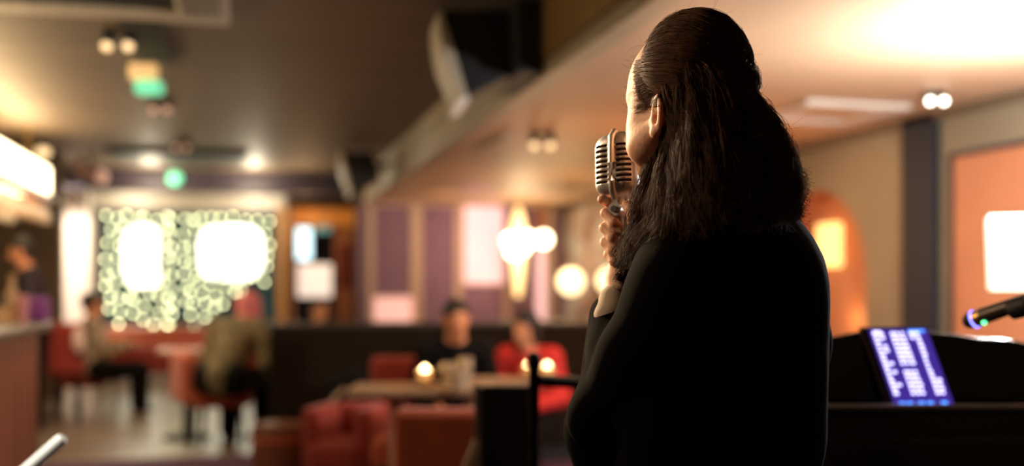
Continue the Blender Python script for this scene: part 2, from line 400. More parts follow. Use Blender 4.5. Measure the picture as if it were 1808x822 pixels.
# window wall
wx0, wx1, wz0, wz1 = -2.03, .39, .66, 2.28
struct('wall_window', MB().box(-2.65, wx0, BW, BW+.15, 0, ZL).box(wx0, wx1, BW, BW+.15, 0, wz0).box(wx0, wx1, BW, BW+.15, wz1, ZL).box(wx1, .50, BW, BW+.15, 0, ZL), 'wall_pale')
wn = bpy.data.objects.new('window_1', None); COL.objects.link(wn); wn['kind'] = 'structure'
fr = MB()
for x in (wx0, wx0+.8, wx0+1.6, wx1-.05): fr.box(x, x+.05, BW+.03, BW+.09, wz0, wz1)
fr.box(wx0, wx1, BW+.03, BW+.09, wz0, wz0+.05).box(wx0, wx1, BW+.03, BW+.09, wz1-.05, wz1)
fr.build('window_frame', 'header', wn)
MB().box(wx0, wx1, BW+.055, BW+.06, wz0, wz1).build('window_pane', 'pane_glass', wn)
MB().box(wx0-.05, wx1+.05, BW-.28, BW+.03, wz0-.05, wz0).build('window_sill', 'pink_top', wn, bevel=.01)
# street outside
struct('exterior', MB().box(-6, 4, 17.4, 17.5, -.5, 4), 'night_glass')
def light_panel(name, px0, px1, py0, py1, D, m, label):
    a = W(px0, py1, D); b = W(px1, py0, D); rz = -TH
    r = root(name, label, 'lit shop window', ((a.x+b.x)/2, (a.y+b.y)/2, a.z), rz)
    wd = (px1-px0)/F*D; ht = b.z-a.z
    so = [(wd/2*math.copysign(abs(math.cos(t))**.55, math.cos(t)), ht/2+ht/2*math.copysign(abs(math.sin(t))**.55, math.sin(t))) for t in [2*PI*i/40 for i in range(40)]]
    MB().prism(so, 0, .06).build('glowing_panel', m, r, bevel=.02)
    MB().box(-wd/2, wd/2, .07, .10, 0, ht).build('back_plate', 'header', r)
    MB().cyl((0, .05, -a.z), (0, .05, -.05), .03).build('post', 'header', r)
    return r
light_panel('lit_sign', 218, 284, 398, 505, 16.2, 'window_glow', 'narrow white glowing panel outside the window, by the curtain end')
light_panel('lit_sign', 352, 462, 398, 492, 16.2, 'window_glow', 'wide white glowing panel outside the window, by the orange doorway')
# fairy light curtain
strings = [190, 206, 222, 238, 256, 272, 290, 302, 322, 338, 356, 374, 392, 412, 432, 452, 472]
ORD = 'first second third fourth fifth sixth seventh eighth ninth tenth eleventh twelfth thirteenth fourteenth fifteenth sixteenth seventeenth'.split()
for i, px in enumerate(strings):
    D = 13.95 + .0
    top = W(px, 372, D); 
    zb = W(px, [560, 575, 545, 570, 580, 575, 578, 582, 560, 578, 570, 572, 545, 540, 555, 505, 520][i], D).z
    r = root('light_string', 'string of round fairy lights hanging in the window, %s from the white curtain' % ORD[i], 'fairy lights', (top.x, BW-.06, 0), 0, 'fairy light strings in the window')
    top.z = 2.22
    pts = [(random.uniform(-.015, .015), 0, z) for z in np.linspace(top.z, zb, 14)]
    MB().tube(pts, .004, 6).build('wire', 'green_wire', r)
    z = top.z-.03-random.random()*.08; bmesh0 = None
    while z > zb:
        if bmesh0 is None:
            b0 = MB().ball((0, 0, 0), .023, 12).build('bulb', 'fairy', r, smooth=True)
            bmesh0 = b0.data; b = b0
        else:
            b = bpy.data.objects.new('bulb', bmesh0); COL.objects.link(b); b.parent = r
        b.location = (random.uniform(-.045, .045), -.02, z)
        z -= random.uniform(.135, .225)
MB_rail = MB().cyl((wx0-.05, BW-.06, 2.235), (wx1+.05, BW-.06, 2.235), .012)
tag(MB_rail.build('light_rail', 'header', None, smooth=True), 'dark rail across the window head holding the fairy lights', 'rail')
# white curtain in the alcove corner
cv = []; cf = []
n = 60
for i in range(n+1):
    t = i/n; x = -2.62+t*.62; y = 14.25+.05*math.sin(t*38)+.02*math.sin(t*13)
    for z in (.02, 2.5): cv.append((x, y, z)); 
    for z in (.02, 2.5): cv.append((x, y+.012, z))
for i in range(n):
    a = i*4; b = a+4; cf += [(a, b, b+1, a+1), (a+2, a+3, b+3, b+2), (a+1, b+1, b+3, a+3), (a, a+2, b+2, b)]
r = root('curtain', 'white floor length curtain glowing between the bar wall and the window', 'curtain')
MB().add(cv, cf).build('curtain_cloth', 'curtain', r, smooth=True)
MB().cyl((-2.64, 14.25, 2.53), (-1.97, 14.25, 2.53), .015).build('curtain_rod', 'brass', r, smooth=True)

# doorway section of far wall (px 490-640)
D1 = 14.3
struct('wall_door', MB().box(.50, .56, 14.2, 16.5, 0, ZL).box(.56, AB+.1, 14.95, 15.05, 2.28, ZL).box(.56, AB+.1, 16.4, 16.5, 0, ZL).box(AB+.02, AB+.1, BF+.15, 16.5, 0, ZL), 'wall_dark')
dr = bpy.data.objects.new('door_1', None); COL.objects.link(dr); dr['kind'] = 'structure'
def prect(mb, px0, px1, py0, py1, b, th):
    """a box standing in plane y=b that covers a photo rectangle"""
    def xz(px, py):
        t = (px-904)/F; D = b/(CT-t*ST); p = W(px, py, D); return p.x, p.z
    x0, _ = xz(px0, py0); x1, _ = xz(px1, py0); _, z1 = xz((px0+px1)/2, py0); _, z0 = xz((px0+px1)/2, py1)
    return mb.box(x0, x1, b, b+th, max(z0, 0.001), z1)
f = MB(); prect(f, 492, 519, 366, 760, 14.75, .12); prect(f, 519, 632, 366, 398, 14.75, .12)
f.build('door_frame', 'wood_orange', dr, bevel=.01)
f = MB(); prect(f, 590, 636, 398, 760, 14.95, .06); f.build('door_leaf', 'brown_frame', dr, bevel=.008)
f = MB(); prect(f, 597, 626, 430, 508, 14.93, .03); f.build('door_panel', 'maroon', dr)
f = MB(); prect(f, 636, 650, 352, 760, BF+.02, .1); struct('trim_2', f, 'wall_purple')
def wallpanel(name, px0, px1, py0, py1, b, m, label, cat, frame=None, part='panel', hold=None):
    t = ((px0+px1)/2-904)/F; D = b/(CT-t*ST); c = W((px0+px1)/2, (py0+py1)/2, D)
    wd = (px1-px0)/F*D*1.0; ht = (py1-py0)/F*D
    r = root(name, label, cat, (c.x, b, c.z))
    MB().box(-wd/2, wd/2, -.03, 0, -ht/2, ht/2).build(part, m, r, bevel=.004)
    if frame:
        e = .025
        MB().box(-wd/2-e, -wd/2, -.045, 0, -ht/2-e, ht/2+e).box(wd/2, wd/2+e, -.045, 0, -ht/2-e, ht/2+e).box(-wd/2, wd/2, -.045, 0, ht/2, ht/2+e).box(-wd/2, wd/2, -.045, 0, -ht/2-e, -ht/2).build('frame', frame, r)
    return r
r = wallpanel('lit_sign', 524, 549, 402, 458, 14.9, 'cyan_glow', 'upright white and cyan glowing sign in the orange doorway', 'sign', None, 'glowing_face')
MB().cyl((0, -.01, .2), (0, -.01, .42), .01).build('hanger', 'black', r)
r = wallpanel('small_screen', 554, 584, 388, 410, 14.9, 'teal', 'small teal screen high in the doorway beside the white sign', 'screen', 'black', 'screen')
MB().cyl((0, -.01, .08), (0, -.01, .34), .01).build('hanger', 'black', r)
r = wallpanel('poster_board', 526, 585, 466, 524, 14.85, 'lit_poster', 'square white lit poster board standing in the orange doorway', 'poster', None, 'poster')
MB().box(-.3, -.26, 0, .04, -1.0, .2).box(.2, .24, 0, .04, -1.0, .2).build('stand', 'black', r)

# mouldings on the far wall
k = 3
for px0, px1, py0, py1 in ((650, 661, 362, 760), (726, 745, 362, 760), (804, 816, 362, 760), (890, 902, 500, 760), (966, 978, 362, 760), (650, 980, 357, 364)):
    f = MB(); prect(f, px0, px1, py0, py1, BF-.03, .03); struct('trim_%d' % k, f, 'moulding', bevel=.004); k += 1
wallpanel('framed_poster', 660, 733, 524, 572, BF, 'pink_poster', 'wide pale pink lit poster low on the purple wall above the dark booth', 'poster', 'moulding', 'poster')
wallpanel('light_box', 818, 889, 364, 500, BF, 'pink_screen', 'tall pale pink glowing panel on the purple wall beside the bright sconce', 'lit panel', 'moulding', 'glowing_face')
wallpanel('orange_panel', 946, 966, 366, 430, BF, 'orange_paint', 'narrow orange strip panel high in the far corner beside the sconce', 'wall panel', None)
wallpanel('glow_panel', 946, 963, 436, 568, BF, 'pink_screen', 'narrow pale pink glowing strip low in the far corner beside the sconce', 'lit panel', None, 'glowing_face')
# sconce with tall flame shaped shade and lamps
r = root('wall_sconce', 'tall flame shaped glowing wall sconce with a cluster of globes on the purple wall', 'wall lamp', tuple(W(915, 440, 13.0)))
MB().lathe([(.04, -.60), (.075, -.35), (.10, 0), (.10, .25), (.07, .42), (.03, .54)], 20).build('shade', 'sconce', r, smooth=True)
for dx, dz in ((-.12, .10), (.02, .03), (.10, .12), (-.08, -.02)):
    MB().ball((dx, -.1, dz), .10, 16).build('globe', 'globe', r, smooth=True)
MB().box(-.03, .03, 0, .22, -.05, .05).build('wall_bracket', 'brass', r)
r = root('globe_lamp', 'small round white globe lamp right beside the flame shaped sconce', 'globe lamp', tuple(W(960, 422, 12.9)))
MB().ball((0, 0, 0), .10, 20).build('globe', 'globe', r, smooth=True)
MB().cyl((0, 0, .09), (0, 0, ZR-W(960, 422, 12.9).z), .008).build('cord', 'black', r)
light('sconce_light', 'POINT', W(925, 440, 12.4), 26, (1, .70, .40), .12)

# ---- right wall with arched niche
b0, b1, zs = 6.2, 7.5, 1.29; bc = (b0+b1)/2; R = (b1-b0)/2; zb = .35; dep = .16
arc = [(bc+R*math.cos(PI*i/24), zs+R*math.sin(PI*i/24)) for i in range(25)]      # from b1 to b0
mb = MB()
def q(pts, x=AW): n = len(mb.v); mb.v += [(x, y, z) for y, z in pts]; mb.f.append(tuple(range(n, n+len(pts))))
q([(-2, 0), (b0, 0), (b0, ZL), (-2, ZL)]); q([(b1, 0), (BF+.1, 0), (BF+.1, ZL), (b1, ZL)]); q([(b0, 0), (b1, 0), (b1, zb), (b0, zb)])
for i in range(24): q([arc[i], arc[i+1], (arc[i+1][0], ZL), (arc[i][0], ZL)])
mb.box(AW+dep+.02, AW+.3, -2, BF+.1, 0, ZL)
struct('wall_right', mb, 'wall_taupe')
loop = [(b0, zb), (b1, zb)]+arc
mb = MB(); n = len(loop)
mb.v = [(AW-.004, y, z) for y, z in loop]+[(AW+dep, y, z) for y, z in loop]
mb.f = [(i, (i+1) % n, (i+1) % n+n, i+n) for i in range(n)]+[tuple(range(n, 2*n))]
struct('wall_niche', mb, 'orange_paint')
r = root('niche_lamp', 'golden rectangular wall lamp glowing inside the orange arched niche', 'wall lamp', (AW+dep, 6.83, 1.37))
MB().box(-.09, -.02, -.13, .13, 0, .33).build('lamp_glass', 'niche_lamp', r, bevel=.012)
MB().box(-.02, 0, -.08, .08, .08, .25).build('back_plate', 'brass', r, bevel=.004)
light('niche_light', 'POINT', (AW+.04, 6.55, .98), 1.6, (1, .66, .30), .05)
# dark post, orange panel
struct('trim_12', MB().box(AW-.05, AW, 5.42, 5.74, 0, ZR), 'blue_black', bevel=.006)
struct('trim_13', MB().box(AW-.02, AW, 3.2, 5.27, .3, 2.0), 'orange_paint')
struct('trim_14', MB().box(AW-.03, AW, 5.27, 5.31, .3, 2.03).box(AW-.03, AW, 3.2, 5.27, 2.0, 2.03), 'header')
struct('trim_15', MB().box(AW-.05, AW, -1.9, BF, ZR-.05, ZR), 'wall_brown', bevel=.004)
# mural near the corner
r = root('mural', 'blurry grey and orange portrait mural on the side wall by the far corner', 'mural', (AW, 11.2, .25))
MB().box(-.03, 0, -1.85, 1.85, 0, 1.95).build('print', 'mural', r)
MB().box(-.045, 0, 1.85, 1.9, -.03, 1.98).box(-.045, 0, -1.9, -1.85, -.03, 1.98).build('frame', 'header', r)
for px, py, lb in ((1008, 497, 'round cream globe lamp in front of the mural, the one clear of the hand'), (1078, 495, 'round cream globe lamp in front of the mural, half hidden behind the sleeve')):
    p = W(px, py, 10.4 if px < 1050 else 9.6)
    r = root('pendant_globe', lb, 'pendant lamp', tuple(p), 0, 'cream globe pendants by the mural')
    MB().ball((0, 0, 0), .135 if px < 1050 else .125, 24).build('globe', 'globe_soft', r, smooth=True)
    MB().cyl((0, 0, .12), (0, 0, ZR-p.z), .006).build('cord', 'black', r)
    MB().cyl((0, 0, ZR-p.z-.03), (0, 0, ZR-p.z), .05).build('ceiling_cup', 'brass', r)
light('mural_uplight', 'SPOT', W(1018, 660, 9.6), 40, (1, .52, .2), .1, W(1018, 620, 11.2), 60, .9)

# ---- ceiling fittings
r = root('air_conditioner', 'large cream ceiling cassette air conditioner at the top edge', 'air conditioner', (-.75, 5.1, ZL))
MB().box(-.65, .65, .42, .56, -.05, 0).box(-.65, .65, -.56, -.42, -.05, 0).box(-.65, -.5, -.42, .42, -.05, 0).box(.40, .65, -.42, .42, -.05, 0).build('frame', 'white_plastic', r, bevel=.012)
MB().box(-.5, .40, -.42, .42, -.02, 0).build('grille', 'black', r)
g = MB()
for i in range(5): g.box(.42+.045*i, .435+.045*i, -.4, .4, -.06, -.05)
g.build('louver', 'grey_metal', r)
r = root('air_conditioner', 'dark framed ceiling cassette unit farther away near the window', 'air conditioner', (-.72, 11.95, ZL))
MB().box(-.72, .72, -.55, -.43, -.05, 0).box(-.72, .72, .43, .55, -.05, 0).box(-.72, -.6, -.43, .43, -.05, 0).box(.6, .72, -.43, .43, -.05, 0).build('frame', 'black', r, bevel=.01)
MB().box(-.6, .6, -.43, .43, -.045, 0).build('grille', 'black', r)
def twin(px, py, D, z, m, label, s=1, g='twin ceiling spots'):
    p = G(px, D, z); r = root('twin_spotlight', label, 'spotlight', tuple(p), -TH, g)
    MB().box(-.09*s, .09*s, -.02, .02, -.02, 0).build('bracket', 'black', r, bevel=.004)
    for x in (-.06, .06):
        c = MB().cyl((x*s, 0, -.02), (x*s, -.03, -.09*s), .03*s, .038*s).build('spot_head', 'black', r, smooth=True)
        MB().ball((x*s, -.035, -.095*s), .030*s, 14).build('bulb', m, c, smooth=True)
    return r
twin(212, 42, 5.75, ZL, 'bulb_small', 'twin spotlight on the dark ceiling just past the cream air conditioner')
twin(286, 168, 7.9, ZL, 'bulb_pink', 'twin spotlight on the dark ceiling behind the green exit light', .9)
twin(322, 240, 10.1, ZL, 'bulb_pink', 'dim twin spotlight on the dark ceiling before the dark cassette unit', .9)
twin(957, 236, 7.15, ZR, 'bulb_small', 'twin downlight on the cream ceiling left of the singer', .95)
twin(1650, 166, 5.6, ZR, 'bulb_white', 'small bright white spotlight on the cream ceiling near the side wall', .62)
# hatch and exit light
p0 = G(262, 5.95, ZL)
tag(MB().box(p0.x-.11, p0.x+.11, p0.y-.52, p0.y+.5, ZL-.03, ZL).build('ceiling_patch', mat('olive_patch', (.016, .014, .007), .7), None, bevel=.004), 'dark olive strip hatch on the ceiling leading to the exit light', 'patch')  # flat dark olive box against the ceiling
p = W(258, 135, 6.45)
r = root('exit_light', 'hanging emergency exit light glowing amber above and green below', 'exit light', (p.x, p.y, 2.44), -TH)
MB().box(-.10, .07, -.04, .04, .09, .19).build('housing', 'amber_led', r, bevel=.012)
MB().box(-.06, .10, -.05, .05, 0, .08).build('green_face', 'green_led', r, bevel=.012)
MB().box(-.02, .02, -.02, .02, .20, ZL-2.44).build('hanger', 'black', r)
p = W(315, 323, 13.35)
r = root('exit_light', 'small round green light on the dark beam before the window', 'exit light', (p.x, 13.38, p.z))
MB().ball((0, 0, 0), .085, 16).build('lens', 'green_led', r, smooth=True)
MB().cyl((0, .03, -.1), (0, .03, .1), .02).build('holder', 'black', r)
p = W(168, 306, 11.6)
r = root('ceiling_spotlight', 'pinkish ceiling spotlight hanging at the corner by the bar wall', 'spotlight', (p.x, p.y, p.z))
MB().cyl((.05, 0, -.03), (-.22, .1, .08), .085, .06).build('housing', mat('pinkish_housing', (.6, .36, .3), .5), r, smooth=True)
MB().ball((.06, 0, -.04), .075, 14).build('bulb', 'bulb_pink', r, smooth=True)
MB().cyl((-.05, .04, 0), (-.05, .04, ZL-p.z), .015).build('stem', 'black', r)
p = W(76, 268, 10.2)
r = root('ceiling_spotlight', 'small warm ceiling lamp at the end of the bar light box', 'spotlight', (p.x, p.y, p.z))
MB().ball((0, 0, 0), .07, 14, .8).build('bulb', 'bulb_small', r, smooth=True)
MB().cyl((0, 0, .03), (0, 0, ZL-p.z), .05).build('housing', 'black', r, smooth=True)
# ceiling vent on cream ceiling
p = G(1462, 6.25, ZR)
r = root('ceiling_vent', 'square pale vent panel on the cream ceiling beside the dark post', 'vent', tuple(p), 0)
MB().box(-.34, .34, -.34, -.24, -.03, 0).box(-.34, .34, .24, .34, -.03, 0).box(-.34, -.24, -.24, .24, -.03, 0).box(.24, .34, -.24, .24, -.03, 0).build('frame', 'wall_pale', r, bevel=.004)
MB().box(-.24, .24, -.24, .24, -.008, 0).build('grille', 'ceil_right', r)
p = G(872, 7.6, ZR)
r = root('strip_light', 'thin pale strip fitting on the cream ceiling next to the twin downlight', 'strip light', tuple(p), 0)
MB().box(-.035, .035, -.45, .45, -.03, 0).build('housing', 'wall_pale', r, bevel=.006)
# louvre + black housing on beam face
r = root('air_grille', 'golden ribbed air grille along the ceiling beam near the singer', 'grille', (AB, 3.6, ZR+.07))
g = MB()
for i in range(9): g.box(-.03, -.004, -1.4, 1.35, .012+.031*i, .030+.031*i)
g.build('slats', 'gold', r, bevel=.003)
MB().box(-.004, 0, -1.42, 1.37, 0, .29).build('back_plate', mat('dark_gold', (.16, .10, .04), .6), r)
r = root('junction_box', 'tall black housing on the ceiling beam right of the big loudspeaker', 'box', (AB, 5.22, ZR-.01))
MB().box(-.16, -.02, -.30, .34, .01, .375).build('housing', 'black', r, bevel=.012)
# loudspeakers
def loudspeaker(p, s, label, rot):
    r = root('loudspeaker', label, 'loudspeaker', tuple(p), 0, 'wall loudspeakers on the beam', rot)
    out = [(-.5, -.5), (.40, -.38), (.40, .38), (-.5, .5)]
    MB().prism([(x*.40*s, z*.46*s) for x, z in ((-.40, -.5), (.45, -.34), (.45, .34), (-.40, .5))], -.15*s, .15*s).build('cabinet', 'black', r, bevel=.012*s)
    # bowed front grille
    g = MB(); n = 10
    for i in range(n):
        z0 = -.5+i/n; z1 = -.5+(i+1)/n; x0 = -.44-.10*(1-(2*z0)**2); x1 = -.44-.10*(1-(2*z1)**2)
        g.add([(x0*.4*s, -.155*s, z0*.46*s), (x0*.4*s, .155*s, z0*.46*s), (x1*.4*s, .155*s, z1*.46*s), (x1*.4*s, -.155*s, z1*.46*s),
               (-.40*.4*s, -.155*s, z0*.46*s), (-.40*.4*s, .155*s, z0*.46*s), (-.40*.4*s, .155*s, z1*.46*s), (-.40*.4*s, -.155*s, z1*.46*s)],
              [(0, 1, 2, 3), (4, 7, 6, 5), (0, 3, 7, 4), (1, 5, 6, 2), (0, 4, 5, 1), (3, 2, 6, 7)])
    g.build('front_grille', 'speaker_front', r, smooth=True)
    MB().box(-.21*s, -.16*s, -.155*s, .155*s, -.25*s, -.225*s).build('lower_trim', 'white_paint', r, bevel=.004)
    MB().box(.16*s, .33*s, -.03*s, .03*s, -.04*s, .04*s).build('wall_bracket', 'black', r)
    return r
loudspeaker(W(846, 98, 5.35), 1.0, 'big black loudspeaker with bowed pale front hung from the beam', (math.radians(-6), math.radians(-16), math.radians(0)-TH+math.radians(14)))
loudspeaker(W(636, 302, 10.6), .92, 'smaller looking distant loudspeaker with pale front at the far end of the beam', (math.radians(-3), math.radians(-14), -TH+math.radians(14)))

# ================================================================== BAR
r = root('bar_counter', 'reddish wood bar counter with dark top cut off by the picture edge', 'bar counter')
MB().box(-1.60, -1.08, 2.6, 5.88, .10, 1.0).build('body', 'bar_wood', r, bevel=.01)
g = MB()
y = 2.6
while y < 5.8: g.box(-1.085, -1.066, y+.01, y+.15, .12, .98); y += .16
g.build('plank_front', 'bar_wood', r, bevel=.004)
MB().box(-1.56, -1.10, 2.6, 5.84, 0, .10).build('plinth', 'black', r)
MB().box(-1.66, -1.02, 2.5, 5.96, 1.0, 1.05).build('counter_top', 'bar_top', r, bevel=.012)
# things on the bar
def lathe_thing(name, label, cat, loc, prof, m, group=None, extra=None, n=20):
    r = root(name, label, cat, loc, 0, group); MB().lathe(prof, n).build('body', m, r, smooth=True)
    if extra:
        for nm, pr, mm in extra: MB().lathe(pr, n).build(nm, mm, r, smooth=True)
    return r
def onbar(px, D): p = G(px, D, 1.051); return tuple(p)
lathe_thing('bottle', 'squat amber glass bottle with gold cap on the bar', 'bottle', onbar(21, 5.45), [(.035, 0), (.038, .10), (.03, .15), (.014, .19), (.014, .22)], 'amber_glass', None, [('cap', [(.017, .22), (.017, .25)], 'gold')])
lathe_thing('drinking_glass', 'pink lit drinking glass on the bar beside the purple box', 'glass', onbar(40, 5.22), [(.024, 0), (.03, .14), (.028, .14), (.022, .01)], 'pink_drink')
lathe_thing('candle_holder', 'glowing golden candle jar on the bar at the picture edge', 'candle', onbar(3, 5.15), [(.035, 0), (.04, .08), (.036, .08), (.034, .01)], 'amber_glass', None, [('flame', [(.016, .02), (.02, .05), (.004, .075)], 'globe_soft')])
r = root('card_box', 'purple lit upright box on the bar end', 'box', onbar(68, 5.35), -TH)
MB().box(-.045, .05, -.03, .03, 0, .13).build('body', 'purple_thing', r, bevel=.008)
MB().box(-.04, .045, -.034, -.03, .02, .12).build('front_card', mat('purple_card', (.3, .09, .36), .5), r)
# gantry light box
r = root('bar_light_box', 'long glowing white light box above the bar with wooden rail', 'light box')
MB().box(-2.10, -1.80, 3.0, 10.35, 2.07, 2.33).build('diffuser', 'lightbox', r, bevel=.015)
MB().box(-2.14, -2.07, 2.95, 10.4, 2.00, 2.07).box(-1.83, -1.77, 2.95, 10.4, 2.00, 2.07).box(-2.07, -1.83, 10.33, 10.4, 2.00, 2.07).box(-2.07, -1.83, 2.95, 3.0, 2.00, 2.07).build('wood_rail', 'brown_frame', r, bevel=.008)
for yy in (4.2, 6.2, 8.2, 10.1): MB().cyl((-1.95, yy, 2.33), (-1.95, yy, ZL), .015).build('hanger', 'brass', r)
light('bar_box_light', 'AREA', (-1.95, 8.0, 2.36), 44, (1, .74, .38), .25, (-1.95, 8.0, 3), sy=4.4)
prof = [(.036, 0), (.036, .004), (.006, .010), (.005, .085), (.02, .10), (.040, .135), (.043, .16), (.036, .20), (.034, .20), (.040, .16), (.036, .136), (.004, .103)]
gl = None; ng = 0
for row, xx in enumerate((-1.80, -2.105)):
    for i in range(9):
        yy = 8.05+.26*i
        loc = (xx, yy, 2.0)
        if gl is None:
            gl = MB().lathe([(a, -z) for a, z in prof], 16).build('wine_glass', 'glass', None, smooth=True); o = gl
        else: o = gl.copy(); COL.objects.link(o)
        o.location = loc; tag(o, 'clear stemmed glass hanging upside down under the bar light box', 'wine glass', 'glasses hanging under the bar light box')
        o['label'] = 'hanging wine glass under the light box, %s from far end, %s row' % (ORD[8-i], ('aisle side', 'bar side')[row])

# ================================================================== FURNITURE
def soft_chair(name, label, loc, rz, m, w=.5, d=.5, sh=.44, bh=.80, arms=True, legm='black', group=None, tub=False):
    r = root(name, label, 'chair', loc, rz, group)
    MB().box(-w/2, w/2, -d/2, d/2, sh-.16, sh).build('seat', m, r, bevel=.04, seg=3)
    if tub:
        g = MB(); n = 16; vs = []; fs = []
        for i in range(n+1):
            a = PI+PI*i/n; 
            for rr, z in ((1, sh-.2), (1, bh-.10*abs(math.cos(a))**2), (.80, bh-.10*abs(math.cos(a))**2), (.80, sh-.2)):
                vs.append((math.cos(a)*rr*(w/2+.06), math.sin(a)*rr*(d/2+.08)+.04, z))
        for i in range(n):
            for k in range(4): a = i*4+k; b = i*4+(k+1) % 4; fs.append((a, b, b+4, a+4))
        fs += [(0, 3, 2, 1), (n*4, n*4+1, n*4+2, n*4+3)]
        g.add(vs, fs).build('backrest', m, r, bevel=.02, seg=2)
    else:
        MB().box(-w/2, w/2, -d/2-.10, -d/2+.02, sh-.12, bh).build('backrest', m, r, bevel=.04, seg=3)
        if arms:
            for s in (-1, 1): MB().box(s*w/2-.05, s*w/2+.05, -d/2, d/2-.02, sh-.16, sh+.18).build('armrest', m, r, bevel=.03)
    for sx in (-1, 1):
        for sy in (-1, 1): MB().cyl((sx*(w/2-.05), sy*(d/2-.06), 0), (sx*(w/2-.07), sy*(d/2-.08), sh-.15), .013, .02, 10).build('leg', legm, r, smooth=True)
    return r
# dark booth divider
r = root('booth_divider', 'long dark brown booth back running behind the seated couple', 'booth')
x0 = -.63*1.0
pL = W(477, 577, 7.2); 
MB().box(pL.x, 3.4, 7.4, 7.62, 0, .93).build('back_panel', 'divider', r, bevel=.01)
MB().box(pL.x-.02, 3.42, 7.38, 7.64, .93, .965).build('cap_rail', mat('divider_cap', (.035, .024, .015), .5), r, bevel=.008)
MB().box(.55, 3.4, 6.85, 7.4, .12, .46).build('bench_seat', 'divider', r, bevel=.03)
MB().box(.58, 3.4, 6.9, 7.38, 0, .12).build('plinth', 'black', r)
# main table
tc_ = G(742, 5.1)
r = root('table', 'tan wooden table with candle and glasses in front of the couple', 'table', tuple(tc_), -TH)
MB().box(-.34, .36, -.17, .17, .705, .74).build('tabletop', 'table_wood', r, bevel=.008)
for x in (-.115, .26):
    MB().box(x-.035, x+.035, -.035, .035, .03, .705).build('column', 'table_wood', r, bevel=.006)
    MB().box(x-.05, x+.05, -.16, .16, 0, .03).build('foot', 'black', r, bevel=.006)
def candle(px, D, z, label, s=1):
    p = G(px, D, z)
    r = root('tealight_holder', label, 'candle', tuple(p), 0, 'glowing tealights')
    MB().lathe([(.030*s, 0), (.036*s, .03*s), (.036*s, .07*s), (.032*s, .07*s), (.032*s, .03*s), (.026*s, .008*s)], 20).build('glass_cup', 'amber_glass', r, smooth=True)
    MB().lathe([(.026*s, .009*s), (.026*s, .025*s)], 16).build('wax', 'white_cloth', r, smooth=True)
    MB().lathe([(.012*s, .028*s), (.026*s, .045*s), (.020*s, .068*s), (.004*s, .09*s)], 14).build('flame', 'flame', r, smooth=True)
    return r
candle(750, 5.05, .741, 'glowing tealight on the tan table beside the tumblers', 1.15)
light('candle_light', 'POINT', G(750, 5.05, .86), 1.2, (1, .6, .25), .02)
for i, (px, D, hh, lb) in enumerate(((792, 5.02, .12, 'amber filled tumbler on the tan table next to the tealight'), (822, 5.1, .14, 'pale tall tumbler on the tan table in front of the man'), (808, 4.93, .10, 'short clear tumbler between the two taller glasses'))):
    p = G(px, D, .741)
    r = root('tumbler', lb, 'glass', tuple(p), 0, 'tumblers on the tan table')
    MB().lathe([(.028, 0), (.036, hh), (.033, hh), (.026, .008)], 20).build('glass_wall', 'glass', r, smooth=True)
    MB().lathe([(.0255, .009), (.031, hh*.7)], 20).build('drink', 'amber_glass', r, smooth=True)
# second table further right
p = G(900, 5.75)
r = root('table', 'small tan table with two tealights beside the woman in red', 'table', tuple(p), -TH)
MB().box(-.22, .26, -.12, .14, .68, .715).build('tabletop', 'table_wood', r, bevel=.008)
MB().cyl((0, 0, .02), (0, 0, .70), .03).build('column', 'black', r, smooth=True)
MB().cyl((0, 0, 0), (0, 0, .02), .18).build('foot', 'black', r, smooth=True)
candle(934, 5.72, .716, 'glowing tealight on the small table, on the near side of the black post', 1.1)
candle(966, 5.66, .716, 'glowing tealight on the small table, just past the black post', 1.1)
for o in (934, 966): pass
soft_chair('armchair', 'rust orange upright armchair with its back against the tan table', tuple(G(792, 4.25)), -TH, 'orange_velvet', .40, .42, .44, .765, False)
soft_chair('chair', 'small red chair back showing behind the tan table', tuple(G(694, 6.2)), PI-TH, 'red_velvet', .34, .42, .42, .79, False)
soft_chair('armchair', 'low red armchair with rust seat beside the round pouf', tuple(G(612, 5.62)), -TH+math.radians(165), 'red_velvet', .30, .36, .40, .58, True)
soft_chair('chair', 'rust orange side chair turned edge on beside the table column', tuple(G(680, 5.45)), -TH+math.radians(90), 'orange_velvet', .28, .12, .44, .58, False)
p = G(495, 5.8)
r = root('pouf', 'round brown leather pouf in front of the booth end', 'pouf', tuple(p))
MB().lathe([(.14, .0), (.158, .03), (.16, .42), (.145, .46), (.01, .475)], 28).build('drum', 'brown_leather', r, smooth=True)
MB().lathe([(.163, .37), (.166, .38), (.163, .39)], 28).build('piping', 'orange_velvet', r, smooth=True)
p = G(612, 6.25, .0)
r = root('backpack', 'black backpack with tan strap slumped on the red armchair', 'bag', (p.x, p.y, .40))
s_ = SDF((-.2, -.15, -.05), (.2, .15, .45), .012); s_.ell((0, 0, .15), (.14, .09, .17)).ell((.05, -.02, .24), (.08, .07, .1), k=.03); s_.mesh('sack', 'black_cloth', r)
MB().tube([(-.12, -.09, .0), (-.13, -.11, .08), (-.08, -.11, .17), (-.02, -.09, .22)], .012, 8).build('strap', 'table_wood', r, smooth=True)
